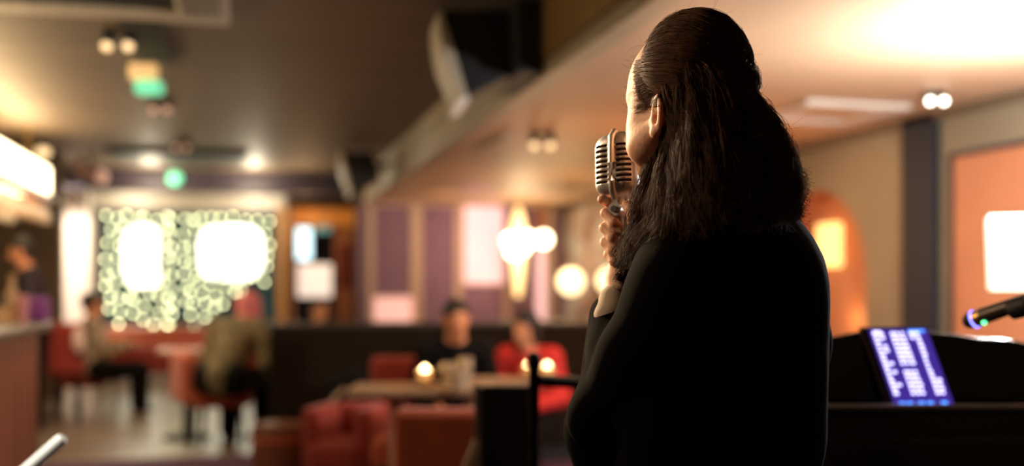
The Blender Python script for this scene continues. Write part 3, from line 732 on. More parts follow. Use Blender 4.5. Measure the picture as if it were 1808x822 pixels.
# black screen panel between posts
p = G(892, 3.3)
r = root('screen_panel', 'low black fabric screen with grey metal edge by the tall post', 'screen', tuple(p), -TH)
MB().box(-.075, .085, -.012, .012, .05, .92).build('fabric_panel', 'black', r, bevel=.004)
MB().box(-.10, -.075, -.018, .018, 0, .925).build('edge_post', 'grey_metal', r, bevel=.005)
MB().box(-.10, .09, -.15, .15, 0, .03).build('foot', 'black', r, bevel=.005)
MB().tube([(-.19, -.05, .42), (-.14, -.05, .62), (-.09, -.03, .75)], .014, 8).build('brace', 'moulding', r, smooth=True)
p = G(943, 2.75)
r = root('barrier_post', 'tall black round post with rail leading behind the singer', 'post', tuple(p), -TH)
MB().lathe([(.13, 0), (.13, .015), (.02, .03), (.0145, .05), (.0145, 1.02), (.018, 1.03), (.018, 1.05), (.015, 1.062), (.004, 1.066)], 20).build('post', 'black_gloss', r, smooth=True)
MB().tube([(.01, .0, .99), (.22, .14, .965), (.42, .3, .945)], .017, 10).build('rail', 'black_gloss', r, smooth=True)
MB().lathe([(.13, 0), (.13, .015), (.02, .03), (.0145, .05), (.0145, .96)], 20, Matrix.Translation((.42, .3, 0))).build('post', 'black_gloss', r, smooth=True)
# left group by the window
soft_chair('armchair', 'low red tub armchair under the patterned guest by the window', tuple(G(158, 10.2)), -TH-math.radians(50), 'red_velvet', .52, .52, .44, .78, False, tub=True)
p = G(138, 9.55, .52)
soft_chair('chair', 'red upholstered chair standing at the bar end', tuple(G(120, 9.3)), -TH+math.radians(20), 'red_velvet', .30, .38, .56, .90, False)
r = root('blob', 'small oval cream cushion on the red chair by the bar', 'blob', tuple(W(139, 600, 9.0)), -TH)
MB().ball((0, 0, 0), .05, 16, 2.4).build('oval_body', 'blob', r, smooth=True)  # plain cream ellipsoid at the red chair
p = G(330, 8.3)
r = root('table', 'low pinkish topped table in the aisle before the window', 'table', tuple(p), 0)
MB().box(-.22, .26, -.22, .22, .69, .72).build('tabletop', 'pink_top', r, bevel=.008)
MB().cyl((0, 0, .02), (0, 0, .69), .03).build('column', 'black', r, smooth=True)
MB().cyl((0, 0, 0), (0, 0, .02), .18).build('foot', 'black', r, smooth=True)
soft_chair('chair', 'rust orange chair with black legs under the olive jacketed guest', tuple(G(384, 8.0)), -TH-math.radians(60), 'orange_velvet', .44, .44, .46, .72, False)
p = G(300, 12.0)
r = root('bench', 'long red upholstered bench under the window', 'bench', (p.x, 13.9, 0))
MB().box(-1.0, 1.3, -.25, .3, .1, .45).build('seat', 'red_velvet', r, bevel=.03)
MB().box(-1.0, 1.3, .3, .4, .1, .60).build('backrest', 'orange_velvet', r, bevel=.02)
for x in (-.9, 1.2):
    for y in (-.2, .25): MB().box(x-.02, x+.02, y-.02, y+.02, 0, .1).build('leg', 'black', r)
p = G(478, 7.9)
r = root('table', 'small dark legged table with pale top in front of the olive jacketed guest', 'table', (p.x-.02, p.y+.45, 0), 0)
MB().box(-.22, .2, -.22, .22, .69, .72).build('tabletop', 'table_wood', r, bevel=.008)
MB().cyl((0, 0, .02), (0, 0, .69), .03).build('column', 'black', r, smooth=True)
MB().cyl((0, 0, 0), (0, 0, .02), .16).build('foot', 'black', r, smooth=True)
# white boom arm lower left
p = G(20, 1.25)
r = root('boom_stand', 'white tilted boom arm poking in at the lower corner', 'microphone stand', (p.x-.10, p.y-.02, 0), -TH)
P0 = W(112, 772, 1.2); q0 = W(-40, 905, 1.2)
loc = Matrix.Rotation(TH, 4, 'Z') @ Matrix.Translation(-Vector(r.location))
a = loc @ P0; b = loc @ q0
MB().tube([b, b+(a-b)*.97, a], [.0075, .0075, .006], 14).build('boom', 'white_paint', r, smooth=True)
MB().cyl((b.x, b.y, .03), (b.x, b.y, b.z+.015), .009).build('pole', 'black', r, smooth=True)
MB().lathe([(.12, 0), (.12, .015), (.02, .03)], 20, Matrix.Translation((b.x, b.y, 0))).build('base', 'black', r, smooth=True)

# ================================================================== PIANO
PD = 2.45
p = G(1760, PD)
r = root('grand_piano', 'black lacquered baby grand piano with raised music desk', 'piano', tuple(p), -TH)
# local frame: x right, y away. left side at px ~1400
xl = (1400-1760)/F*PD; xr = xl+1.48
out = [(xl, -.10), (xr, -.10), (xr, .7), (xr-.25, 1.05), (xr-.55, 1.2), (xr-.7, 1.38), (xl+.45, 1.5), (xl+.12, 1.4), (xl, 1.15)]
def slab(pts, z0, z1):
    m = MB(); n = len(pts); m.v = [(x, y, z0) for x, y in pts]+[(x, y, z1) for x, y in pts]
    m.f = [tuple(range(n-1, -1, -1)), tuple(range(n, 2*n))]+[(i, (i+1) % n, (i+1) % n+n, i+n) for i in range(n)]
    return m
slab([(x, y) if y > 0 else (x, .16) for x, y in out], .66, .95).build('case', 'black_gloss', r, bevel=.012)
slab([(x, y) if y > 0 else (x, .34) for x, y in out], .951, .972).build('lid', 'black_gloss', r, bevel=.006)
MB().box(xl, xl+.05, -.12, .16, .62, .90).build('arm_block', 'black_gloss', r, bevel=.015)
MB().box(xr-.05, xr, -.12, .16, .62, .90).build('arm_block', 'black_gloss', r, bevel=.015)
MB().box(xl+.05, xr-.05, -.12, .16, .62, .68).build('key_bed', 'black_gloss', r, bevel=.008)
MB().box(xl+.05, xr-.05, .13, .16, .70, .86).build('fallboard', 'black_gloss', r, bevel=.006)
g = MB(); kb = MB(); nk = 52; wk = (xr-xl-.12)/nk
for i in range(nk):
    g.box(xl+.06+i*wk+.0008, xl+.06+(i+1)*wk-.0008, -.085, .13, .68, .705)
    if i % 7 not in (1, 4) and i < 51: kb.box(xl+.06+(i+1)*wk-.006, xl+.06+(i+1)*wk+.006, -.03, .13, .705, .717)
g.build('white_keys', 'key_white', r)['kind'] = 'stuff'
kb.build('black_keys', 'keyblack', r)['kind'] = 'stuff'
# shelf + music desk
MB().box(xl+.05, xr-.05, -.01, .075, .935, .953).build('desk_shelf', 'black_gloss', r, bevel=.005)
def pz(py, D=PD+.07): return CAMZ-(py-HY)/F*D
def pxl(px, D=PD+.07): return (px-904)/F*D-(1760-904)/F*PD
top = [(1440, 610), (1462, 596), (1530, 582), (1600, 582), (1690, 590), (1730, 597), (1775, 598), (1790, 600), (1815, 606), (1860, 625), (1900, 645)]
poly = [(pxl(px), pz(py)) for px, py in top]
poly = [(pxl(1430), .955)]+poly+[(pxl(1900), .955)]
MB().prism(poly, .065, .085).build('music_desk', 'black_gloss', r, bevel=.005)
MB().box(pxl(1440), pxl(1900), -.006, .006, .953, .962).build('desk_lip', 'steel', r, bevel=.002)
for x, y in ((xl+.12, .12), (xr-.12, .12), ((xl+xr)/2-.1, 1.15)):
    MB().lathe([(.035, .05), (.03, .1), (.055, .4), (.06, .66)], 20, Matrix.Translation((x, y, 0))).build('leg', 'black_gloss', r, smooth=True)
    c = MB().lathe([(.03, 0), (.035, .03), (.02, .055)], 16, Matrix.Translation((x, y, 0))).build('caster', 'brass', r, smooth=True)
xm = (xl+xr)/2
ly = MB().box(xm-.12, xm-.10, .2, .22, .1, .66).box(xm+.10, xm+.12, .2, .22, .1, .66).box(xm-.14, xm+.14, .17, .25, .06, .13).build('pedal_lyre', 'black_gloss', r, bevel=.004)
for dx in (-.07, 0, .07): MB().box(xm+dx-.012, xm+dx+.012, .08, .18, .07, .08).build('pedal', 'brass', r, bevel=.003)
# tablet
TR = root('tablet', 'lit tablet with violet song list leaning on the piano music desk', 'tablet', (0, 0, 0))
def PW(px, py, D): return W(px, py, D)
# four corners of the tablet; bottom nearer than top
c_bl = PW(1578, 722, 2.475); c_br = PW(1690, 720, 2.475); c_tl = PW(1527, 577, 2.505); c_tr = PW(1640, 577, 2.505)
ux = (c_br-c_bl); uz = (c_tl-c_bl); nrm = ux.cross(uz).normalized(); 
if nrm.dot(Vector((ST, CT, 0))) < 0: nrm = -nrm          # pointing away from the viewer
TR.location = c_bl
mt = Matrix(((ux.x, nrm.x, uz.x), (ux.y, nrm.y, uz.y), (ux.z, nrm.z, uz.z)))
def tb(mb, u0, u1, v0, v1, y0, y1):
    pts = [mt @ Vector((u, y, v)) for u, y, v in ((u0, y0, v0), (u1, y0, v0), (u1, y1, v0), (u0, y1, v0), (u0, y0, v1), (u1, y0, v1), (u1, y1, v1), (u0, y1, v1))]
    return mb.add(pts, [(0, 3, 2, 1), (4, 5, 6, 7), (0, 1, 5, 4), (1, 2, 6, 5), (2, 3, 7, 6), (3, 0, 4, 7)])
tb(MB(), -.05, 1.0, 0, 1.0, .0008, .010).build('casing', 'black', TR, bevel=.003)
tb(MB(), -.085, -.045, 0, 1.0, -.001, .012).build('case_edge', mat('brown_case_edge', (.10, .055, .04), .5), TR, bevel=.002)
scn = tb(MB(), .04, .97, .02, .97, -.0002, .0008).build('screen', 'screen', TR)
g = MB(); rr = random.Random(3)
for c0, c1 in ((.08, .27), (.36, .60), (.66, .92)):
    v = .90
    while v > .14:
        if c0 < .1 or rr.random() < .97:
            a0 = c0+.0; 
            n = 2 if c0 < .1 else 3
            for j in range(n):
                u0 = c0+(c1-c0)*j/n; 
                if c0 < .1 and j == 1 and v < .84 and rr.random() < .75: continue
                if c0 > .6 and (j == 0) and v < .86 and rr.random() < .85: continue
                if c0 > .6 and j == 2 and .35 < v: continue
                tb(g, u0+.008, u0+(c1-c0)/n*rr.uniform(.65, .92), v, v+.032, -.0008, -.0002)
        v -= .052
tb(g, .10, .22, .93, .95, -.0008, -.0002)
g.build('writing', 'screen_text', scn)
for u in (.12, .24, .42, .56, .78): tb(MB(), u, u+.10, .035, .085, -.0008, -.0002).build('button', 'screen_blue', scn)
tb(MB(), .66, .92, .925, .955, -.0008, -.0002).build('header_bar', 'screen_blue', scn)
# microphone with LED ring on a boom
mt0 = W(1704, 569, 2.2); mt1 = W(1800, 535, 2.1); dirv = (mt1-mt0).normalized()
r = root('boom_microphone', 'black handheld style microphone with blue ring light on a boom', 'microphone', tuple(mt0), 0)
def along(t): return dirv*t
qm = dirv.to_track_quat('Z', 'Y').to_matrix().to_4x4()
MB().lathe([(.004, -.004), (.014, .003), (.018, .014), (.0175, .022)], 20, qm).build('grille', 'black', r, smooth=True)
MB().lathe([(.0175, .022), (.0195, .023), (.0195, .0255), (.0175, .026)], 20, qm).build('ring_light', 'led_blue', r, smooth=True)
MB().lathe([(.018, .026), (.018, .042)], 20, qm).build('collar', 'brass', r, smooth=True)
MB().ball(tuple(along(.036)+Vector((-.004, -.018, -.010))), .005, 10).build('indicator', 'led_green', r, smooth=True)
MB().lathe([(.018, .042), (.016, .12), (.014, .20)], 20, qm).build('handle', mat('gunmetal', (.07, .06, .05), .4, .7), r, smooth=True)
r2 = root('microphone_stand', 'black boom stand holding the microphone over the piano', 'microphone stand', (0, 0, 0))
e = mt0+dirv*.13; e2 = mt0+dirv*.55+Vector((0, 0, .02))
MB().tube([e+Vector((0, 0, -.020)), e+dirv*.1+Vector((0, 0, -.028)), e2], .0075, 10).build('boom', 'black', r2, smooth=True)
MB().lathe([(.021, -.02), (.023, 0), (.021, .02)], 16, Matrix.Translation(e+Vector((0, 0, -.008))) @ qm).build('clip', 'black', r2, smooth=True)
e3 = W(2330, 560, 1.98)
MB().cyl(e2, (e2.x, e2.y, .03), .009).build('pole', 'black', r2, smooth=True)
MB().lathe([(.13, 0), (.13, .015), (.02, .03)], 20, Matrix.Translation((e2.x, e2.y, 0))).build('base', 'black', r2, smooth=True)
# floor lamp
p = G(1834, 4.3)
r = root('floor_lamp', 'floor lamp with bright square white shade in front of the orange panel', 'lamp', tuple(p), -TH-math.radians(22))
n = 4; vs = []
for rr_, z in ((.195, 1.225), (.205, 1.53), (.199, 1.53), (.189, 1.225)):
    for sx, sy in ((-1, -1), (1, -1), (1, 1), (-1, 1)): vs.append((sx*rr_*.95, sy*rr_*.6, z))
fs = []
for k in range(4):
    for i in range(4): j = (i+1) % 4; fs.append((k*4+i, k*4+j, ((k+1) % 4)*4+j, ((k+1) % 4)*4+i))
MB().add(vs, fs).build('shade', 'shade', r)
MB().cyl((0, 0, .02), (0, 0, 1.35), .012).build('pole', 'brass', r, smooth=True)
MB().lathe([(.15, 0), (.15, .015), (.02, .03)], 24).build('base', 'brass', r, smooth=True)
MB().ball((0, 0, 1.39), .04, 16).build('bulb', 'bulb_white', r, smooth=True)

# ================================================================== GUESTS (one continuous body each; clothes and hair as parts)
def figure(label, loc, rz, skin, top, legs, hair, seated=True, lean=12, turn=0, sc=1.0, headtilt=0, arms=None, hairlong=0, beard=False, group=None, h=.011, shoe='black'):
    r = root('person', label, 'person', loc, rz, group)
    V = lambda *a: np.array(a, float)
    hz = .52 if seated else .93
    ln = math.radians(lean)
    def up(p):          # lean the upper body forward about the hips
        y, z = p[1], p[2]-hz
        return V(p[0], y*math.cos(ln)+z*math.sin(ln), hz+z*math.cos(ln)-y*math.sin(ln))*sc
    b = hz
    ch = [up((0, 0, b+.02)), up((0, .01, b+.18)), up((0, 0, b+.36)), up((0, 0, b+.47))]
    shl = [up((s*.165, 0, b+.46)) for s in (-1, 1)]
    nk = up((0, .01, b+.52)); hd = up((0, .02, b+.67)); 
    ta, tt = math.radians(headtilt), math.radians(turn)
    fw = V(-math.sin(tt)*math.cos(ta), math.cos(tt)*math.cos(ta), -math.sin(ta)); R = rotm(fw)
    hp = lambda x, y, z: tuple(hd+sc*(R[0]*x+R[1]*y+R[2]*z))
    arms = arms or [((-.25, .08, b+.20), (-.12, .32, b+.22)), ((.25, .08, b+.20), (.12, .32, b+.22))]
    A = [[shl[i], up(arms[i][0]), up(arms[i][1])] for i in (0, 1)]
    if seated:
        L = [[V(s*.09, 0, .50)*sc, V(s*.12, .42, .50)*sc, V(s*.13, .42, .09)*sc] for s in (-1, 1)]
    else:
        L = [[V(s*.09, 0, .90)*sc, V(s*.10, .02, .50)*sc, V(s*.10, 0, .09)*sc] for s in (-1, 1)]
    allp = np.array([*ch, hd, *[q for a in A for q in a], *[q for a in L for q in a]])
    lo = allp.min(0)-.19*sc; hi = allp.max(0)+.22*sc
    s = SDF(lo, hi, h)
    s.ell(hp(0, -.01, .035), (.076*sc, .095*sc, .085*sc), R).ell(hp(0, .02, -.025), (.060*sc, .075*sc, .085*sc), R, k=.02)
    s.ell(hp(0, .055, -.085), (.035*sc, .035*sc, .025*sc), R, k=.02).cap(hp(0, .09, .01), hp(0, .112, -.022), .009*sc, .014*sc, k=.01)
    for e in (-1, 1):
        s.ell(hp(e*.078, -.01, -.01), (.012*sc, .020*sc, .032*sc), R, k=.006)
        s.ell(hp(e*.032, .095, .015), (.015*sc, .012*sc, .010*sc), R, k=.01, op='sub')
    s.cap(hp(-.02, .098, -.055), hp(.02, .098, -.055), .008*sc, .008*sc, k=.008)
    s.cap(hp(0, -.02, -.05), nk, .05*sc, .055*sc, k=.03).cap(nk, ch[2], .06*sc, .10*sc, k=.04)
    s.chain(ch[:3], [.12*sc, .11*sc, .12*sc], .04)
    s.cap(shl[0], shl[1], .065*sc, .065*sc, k=.04)
    for a in A:
        s.chain(a, [.055*sc, .042*sc, .030*sc], .02)
        d = (a[2]-a[1]); d /= np.linalg.norm(d); side = np.cross(d, [0, 0, 1]); side /= np.linalg.norm(side)+1e-6
        pm = a[2]+d*.055*sc
        s.cap(a[2], pm, .026*sc, .030*sc, k=.015)
        for j in range(4):
            q0 = pm+side*(j-1.5)*.021*sc; ln_ = [.052, .062, .058, .044][j]*sc
            q1 = q0+d*ln_; q2 = q1+(d*.5+V(0, 0, -.8))*.028*sc
            s.chain([q0, q1, q2], [.010*sc, .009*sc, .008*sc], .004)
        sg = -1 if a is A[0] else 1
        s.chain([a[2]+d*.02*sc, a[2]+d*.05*sc-side*.045*sc*sg*-1, a[2]+d*.09*sc-side*.050*sc*sg*-1], [.013*sc, .011*sc, .009*sc], .006)
    for l in L: s.chain(l, [.080*sc, .058*sc, .04*sc], .02)
    s.mesh('body', skin, r)
    g = .016*sc
    t = SDF(lo, hi, h); t.chain(ch[:3], [.125*sc+g, .115*sc+g, .115*sc+g], .05); t.ell(tuple(ch[2]), (.15*sc, .11*sc, .13*sc), k=.04); t.cap(shl[0], shl[1], .066*sc+g, .066*sc+g, k=.05); t.cap(nk+V(0, 0, -.03), ch[2], .060*sc+g*.6, .11*sc, k=.03)
    for a in A: t.chain(a[:2]+[a[1]+(a[2]-a[1])*.92], [.060*sc+g, .047*sc+g, .036*sc+g], .02)
    t.mesh('top', top, r)
    t = SDF(lo, hi, h)
    t.cap(L[0][0]+V(0, 0, .03), L[1][0]+V(0, 0, .03), .095*sc+g, .095*sc+g, k=.04)
    for l in L: t.chain(l[:2]+[l[2]+V(0, 0, .03)], [.085*sc+g, .064*sc+g, .05*sc+g], .02)
    t.mesh('trousers', legs, r)
    for l in L:
        a = l[2]; m_ = SDF(a-V(.09, .1, .1), a+V(.09, .24, .07), .01)
        m_.ell((a[0], a[1]+.06*sc, .042), (.045*sc, .13*sc, .036), k=.01).cap((a[0], a[1]-.01, .05), (a[0], a[1]-.01, .10), .042*sc, .04*sc, k=.02); m_.mesh('shoe', shoe, r)
    t = SDF(hd-.25*sc-V(0, 0, hairlong), hd+.2*sc, .009)
    t.ell(hp(0, -.022, .050), (.084*sc, .100*sc, .086*sc), R)
    if hairlong: t.cap(hp(0, -.05, .02), hp(0, -.06, -.05-hairlong), .075*sc, .06*sc, k=.03); t.cap(hp(-.06, -.01, .02), hp(-.07, -.01, -.03-hairlong), .03*sc, .025*sc, k=.02); t.cap(hp(.06, -.01, .02), hp(.07, -.01, -.03-hairlong), .03*sc, .025*sc, k=.02)
    else: t.ell(hp(0, -.05, -.02), (.072*sc, .055*sc, .06*sc), R, k=.02)
    t.ell(hp(0, .10, -.02), (.060*sc, .068*sc, .085*sc), R, k=.01, op='sub')
    t.mesh('hair', hair, r)
    if beard:
        t = SDF(hd-.2*sc, hd+.15*sc, .009); t.ell(hp(0, .045, -.085), (.055*sc, .052*sc, .035*sc), R); t.ell(hp(0, .10, -.045), (.03, .04, .018), R, k=.008, op='sub'); t.mesh('beard', hair, r)
    return r
# bartender, standing behind the counter, turned left
figure('bearded bartender in dark open necked shirt standing behind the bar', tuple(G(62, 8.7)), -TH+math.radians(128), 'skin_bg', 'dark_purple_cloth', 'black_cloth', 'hair_black', seated=False, lean=8, sc=.95, headtilt=10, turn=-25, beard=True)
# patron left in armchair
figure('guest in mottled cream and black jacket sunk in the red tub armchair', tuple(G(172, 9.9, -.06)), -TH-math.radians(58), 'skin_bg', 'patterned', 'black_cloth', 'hair_black', lean=-6, sc=.93)
# olive guest, pink light painted into the hair
figure('guest in mottled olive jacket with pink lit hair leaning over a table', tuple(G(392, 7.7, -.04)), -TH-math.radians(8), 'skin_bg', 'camo', 'black_cloth', 'hair_pink_lit', lean=44, sc=1.10, hairlong=.10, arms=[((-.22, .12, .74), (-.08, .36, .80)), ((.22, .12, .74), (.06, .36, .80))])
# head behind divider
figure('dark haired guest whose head shows above the booth back by the poster', tuple(G(556, 8.9, 0)), PI-TH+math.radians(35), 'skin_bg', 'black_cloth', 'black_cloth', 'hair_black', lean=8, sc=.86)
# man in black, facing the viewer / right
figure('man in black jacket leaning at the tan table with tumblers', tuple(G(802, 6.4, -.08)), PI-TH+math.radians(6), 'skin_bg', 'black_cloth', 'black_cloth', 'hair_black', lean=20, sc=.97, headtilt=14, turn=14)
figure('woman in bright red sweater seated at the right end of the booth', tuple(G(944, 6.6, -.10)), PI-TH-math.radians(22), 'skin_bg', 'red_cloth', 'black_cloth', 'hair_black', lean=14, sc=.91, headtilt=14, turn=-18, hairlong=.05)

# ================================================================== THE SINGER (local frame: x right, y away from viewer)
D0, PX0 = 1.60, 1235
X0 = (PX0-904)/F*D0
SR = root('person', 'singer with long dark half tied hair and black jacket holding a vintage microphone', 'person', tuple(G(PX0, D0)), -TH)
def Q(px, py, D): return np.array([(px-904)/F*D-X0, D-D0, CAMZ-(py-HY)/F*D])
d_ = np.array([-.62, .785, 0.]); lt = np.array([-.714, -.70, 0.]); uz_ = np.array([0, 0, 1.]); d_ /= np.linalg.norm(d_); lt = np.array([-d_[1], d_[0], 0.])
HC = Q(1212, 150, 1.60); RH = rotm(d_)       # rows: right(-lt), forward, up
def H(f, l, z): return HC+d_*f+lt*l+uz_*z
b = SDF((-.27, -.17, .98), (.28, .30, 1.70), .0032)
b.ell(H(-.003, 0, 0), (.072, .090, .099), RH)
b.ell(H(.028, 0, -.060), (.060, .069, .088), RH, k=.02)
b.ell(H(.048, 0, -.118), (.042, .040, .030), RH, k=.025)
b.ell(H(.074, 0, -.132), (.019, .018, .016), RH, k=.02)
b.cap(H(.087, 0, -.030), H(.112, 0, -.068), .008, .011, k=.012).ell(H(.103, .011, -.072), (.008, .010, .007), RH, k=.006).ell(H(.103, -.011, -.072), (.008, .010, .007), RH, k=.006)
for e in (-1, 1):
    b.ell(H(.044, e*.043, -.066), (.026, .034, .032), RH, k=.025)
    b.ell(H(.036, e*.022, -.002), (.041, .058, .070), RH, k=.02)
    b.ell(H(.030, e*.050, -.095), (.020, .035, .024), RH, k=.025)
    b.cap(H(.084, e*.014, -.014), H(.070, e*.046, -.014), .007, .006, k=.016)
    b.ell(H(.088, e*.031, -.034), (.016, .012, .010), RH, k=.010, op='sub')
    b.ell(H(.078, e*.031, -.034), (.012, .012, .012), RH, k=.003)
    b.cap(H(.045, e*.058, -.10), H(-.01, e*.066, -.065), .012, .012, k=.025)
b.cap(H(.094, -.020, -.093), H(.094, .020, -.093), .006, .006, k=.006).cap(H(.092, -.017, -.104), H(.092, .017, -.104), .007, .007, k=.006)
# ears
for e in (-1, 1):
    c = H(-.014, e*.079, -.056)
    Re = rotm(d_*.92+lt*e*(-.38))
    b.ell(c, (.0075, .0175, .032), Re, k=.006)
    b.ell(c+lt*e*.007+d_*.002+uz_*.006, (.006, .0105, .0195), Re, k=.003, op='sub')
    b.ell(c+lt*e*.004+d_*.001-uz_*.006, (.011, .007, .009), Re, k=.003, op='sub')
    b.cap(c+lt*e*.004-d_*.006+uz_*.014, c+lt*e*.004-d_*.009-uz_*.010, .0026, .0030, k=.003)
    b.ell(c+d_*.006-uz_*.026+lt*e*.001, (.007, .009, .010), Re, k=.006)
# neck and torso
NB = Q(1248, 392, 1.62)
b.cap(H(-.022, 0, -.10), NB, .052, .060, k=.03)
SL = Q(1200, 528, 1.52); SRt = Q(1378, 482, 1.735)
b.cap(SL, SRt, .050, .050, k=.05)
TC = Q(1275, 600, 1.62)
b.ell(TC, (.155, .10, .20), RH, k=.05)
E_ = Q(1057, 738, 1.60); WR = Q(1101, 487, 1.705)
b.chain([SL, E_], [.048, .040], .03); b.chain([E_, WR], [.040, .026], .02)
E2 = Q(1390, 720, 1.78); b.chain([SRt, E2], [.048, .038], .03)
b.cap(E2, Q(1405, 800, 1.82), .038, .034, k=.02)
# ---- left hand around the microphone stem.  stem axis at HM
MX = Q(1097, 292, 1.700)                     # head of the microphone
MB0 = Q(1092, 350, 1.700); MB1 = Q(1091, 500, 1.700)
def hq(px, py, D): return Q(px, py, D)
palm = hq(1112, 420, 1.712)
b.cap(WR, hq(1108, 440, 1.71), .024, .024, k=.02)
b.cap(hq(1108, 385, 1.712), hq(1106, 448, 1.712), .016, .020, k=.015)
fing = [ [(1122, 405, 1.705), (1106, 376, 1.722), (1084, 360, 1.722), (1063, 352, 1.706)],
         [(1114, 395, 1.724), (1086, 372, 1.722), (1070, 376, 1.700), (1084, 394, 1.682), (1101, 407, 1.676)],
         [(1114, 415, 1.724), (1084, 397, 1.724), (1068, 402, 1.700), (1082, 419, 1.682), (1099, 430, 1.677)],
         [(1112, 436, 1.724), (1084, 421, 1.722), (1069, 427, 1.700), (1082, 442, 1.682), (1097, 451, 1.678)],
         [(1112, 454, 1.722), (1088, 443, 1.720), (1074, 449, 1.702), (1084, 461, 1.685), (1096, 468, 1.681)] ]
for i, fg in enumerate(fing):
    rr_ = [.0105, .0098, .0094, .0090, .0078] if i else [.011, .010, .0095, .0085]
    if i == 4: rr_ = [x*.88 for x in rr_]
    b.chain([hq(*p) for p in fg], rr_[:len(fg)], .0035)
b.chain([hq(1118, 440, 1.69), hq(1122, 400, 1.672), hq(1116, 372, 1.672), hq(1106, 362, 1.680)], [.014, .012, .010, .009], .005)
body_o = b.mesh('body', 'skin', SR, smooth_iter=2)
# right hand, hanging
hb = SDF((-.1+.2, .12, .55), (.33, .42, 1.02), .0035)
P_ = Q(1405, 800, 1.82); Wt = P_+np.array([-.01, .03, -.20])
hb.cap(P_, Wt, .034, .025, k=.02).cap(Wt, Wt+np.array([0, .01, -.06]), .024, .026, k=.02)
for j in range(4):
    q0 = Wt+np.array([.0, -.03+.02*j, -.075]); hb.chain([q0, q0+np.array([-.004, .006, -.04]), q0+np.array([-.018, .008, -.065+.006*abs(j-1)])], [.0095, .009, .008], .004)
hb.chain([Wt+np.array([-.01, .03, -.02]), Wt+np.array([-.03, .045, -.06]), Wt+np.array([-.035, .045, -.09])], [.012, .010, .009], .005)
hb.mesh('hand', 'skin', SR)
# eye balls are under the brow; eyelashes read as a small dark arc
EL = MB()
for e in (-1, 1):
    EL.tube([tuple(H(.086, e*.020, -.030)), tuple(H(.0905, e*.031, -.027)), tuple(H(.084, e*.042, -.031))], .0016, 6)
EL.build('eyelashes', 'hair', SR, smooth=True)
# ---- jacket
j = SDF((-.30, -.24, .72), (.32, .34, 1.42), .0045)
j.ell(Q(1278, 560, 1.615), (.185, .125, .20), RH, k=.04)
j.ell(Q(1302, 490, 1.62), (.15, .10, .125), RH, k=.05)
j.cap(SL, SRt, .064, .064, k=.045)
j.ell(Q(1262, 760, 1.62), (.185, .125, .26), RH, k=.06)
j.ell(Q(1262, 930, 1.63), (.192, .135, .16), RH, k=.05)
j.cap(NB+np.array([0, 0, .004]), Q(1290, 480, 1.62), .058, .10, k=.05)
j.chain([SL, (SL+E_)/2, E_], [.066, .056, .046], .035)
j.chain([E_, (E_+WR)/2+np.array([.006, 0, 0]), WR+(E_-WR)*.27], [.046, .038, .034], .02)
j.cap((SL+E_)/2, (E_+WR)/2+np.array([.03, 0, 0]), .04, .034, k=.04)
j.chain([SRt, (SRt+E2)/2+np.array([.010, 0, 0]), E2, Wt+(E2-Wt)*.1], [.066, .062, .056, .036], .035)
j.cap(Q(1340, 520, 1.64), Q(1355, 760, 1.68), .09, .09, k=.05)
# front panels hanging from the chest
j.cap(Q(1075, 560, 1.72), Q(1050, 760, 1.70), .030, .040, k=.05)
j.cap(Q(1050, 760, 1.70), Q(1062, 900, 1.66), .040, .034, k=.05)
j.mesh('jacket', 'jacket', SR, smooth_iter=3)
# collar: folded band around the neck
cl = MB(); vs = []; fs = []; n = 28
for i in range(n+1):
    a = math.radians(-200+ (220)*i/n)
    for rr_, z in ((.062, 0.022), (.070, .024), (.088, -.022), (.080, -.026)):
        v = NB+np.array([0, 0, -.006])+(-d_)*rr_*math.cos(a+math.radians(90))*1.0+lt*rr_*1.12*math.sin(a+math.radians(90))+uz_*z
        vs.append(tuple(v))
for i in range(n):
    for k2 in range(4): fs.append((i*4+k2, i*4+(k2+1) % 4, (i+1)*4+(k2+1) % 4, (i+1)*4+k2))
cl.add(vs, fs).build('collar', 'jacket', SR, smooth=True)
# lapel along the front edge
lp = MB(); pts = [(1092, 520, 1.735), (1072, 575, 1.75), (1050, 640, 1.745), (1028, 705, 1.735), (1016, 760, 1.72)]
vs = []; fs = []
for p_ in pts:
    a = Q(*p_); vs += [tuple(a), tuple(a+np.array([.05, -.02, .0])), tuple(a+np.array([.05, -.012, .0])), tuple(a+np.array([0, .008, 0]))]
for i in range(len(pts)-1):
    for k2 in range(4): fs.append((i*4+k2, i*4+(k2+1) % 4, (i+1)*4+(k2+1) % 4, (i+1)*4+k2))
lp.add(vs, fs).build('lapel', 'jacket', SR, smooth=True)
# shirt cuff
cf_ = SDF((-.2, 0, 1.05), (.0, .2, 1.35), .0035)
cf_.cap(WR+(E_-WR)*.30, WR+(E_-WR)*.20, .0375, .0345, k=.005)
cf_.mesh('shirt_cuff', 'white_cloth', SR)
# trousers and shoes
t = SDF((-.25, -.2, .03), (.3, .34, .95), .010)
hp0 = Q(1262, 880, 1.62)
for s_ in (-1, 1):
    a = hp0+lt*s_*.09; a[2] = .86; k1 = a+np.array([-.01, .02, -.40]); k3 = a+np.array([0, 0, -.76]); t.chain([a, k1, k3], [.10, .075, .060], .03)
    sh = SDF(k3-np.array([.2, .2, .14]), k3+np.array([.2, .25, .06]), .008)
    c = k3+d_*.06; c[2] = .045; sh.ell(c, (.045, .135, .040), RH); sh.cap(k3+np.array([0, 0, -.05]), k3, .045, .045, k=.02); sh.mesh('shoe', 'black', SR)
t.mesh('trousers', 'black_cloth', SR)
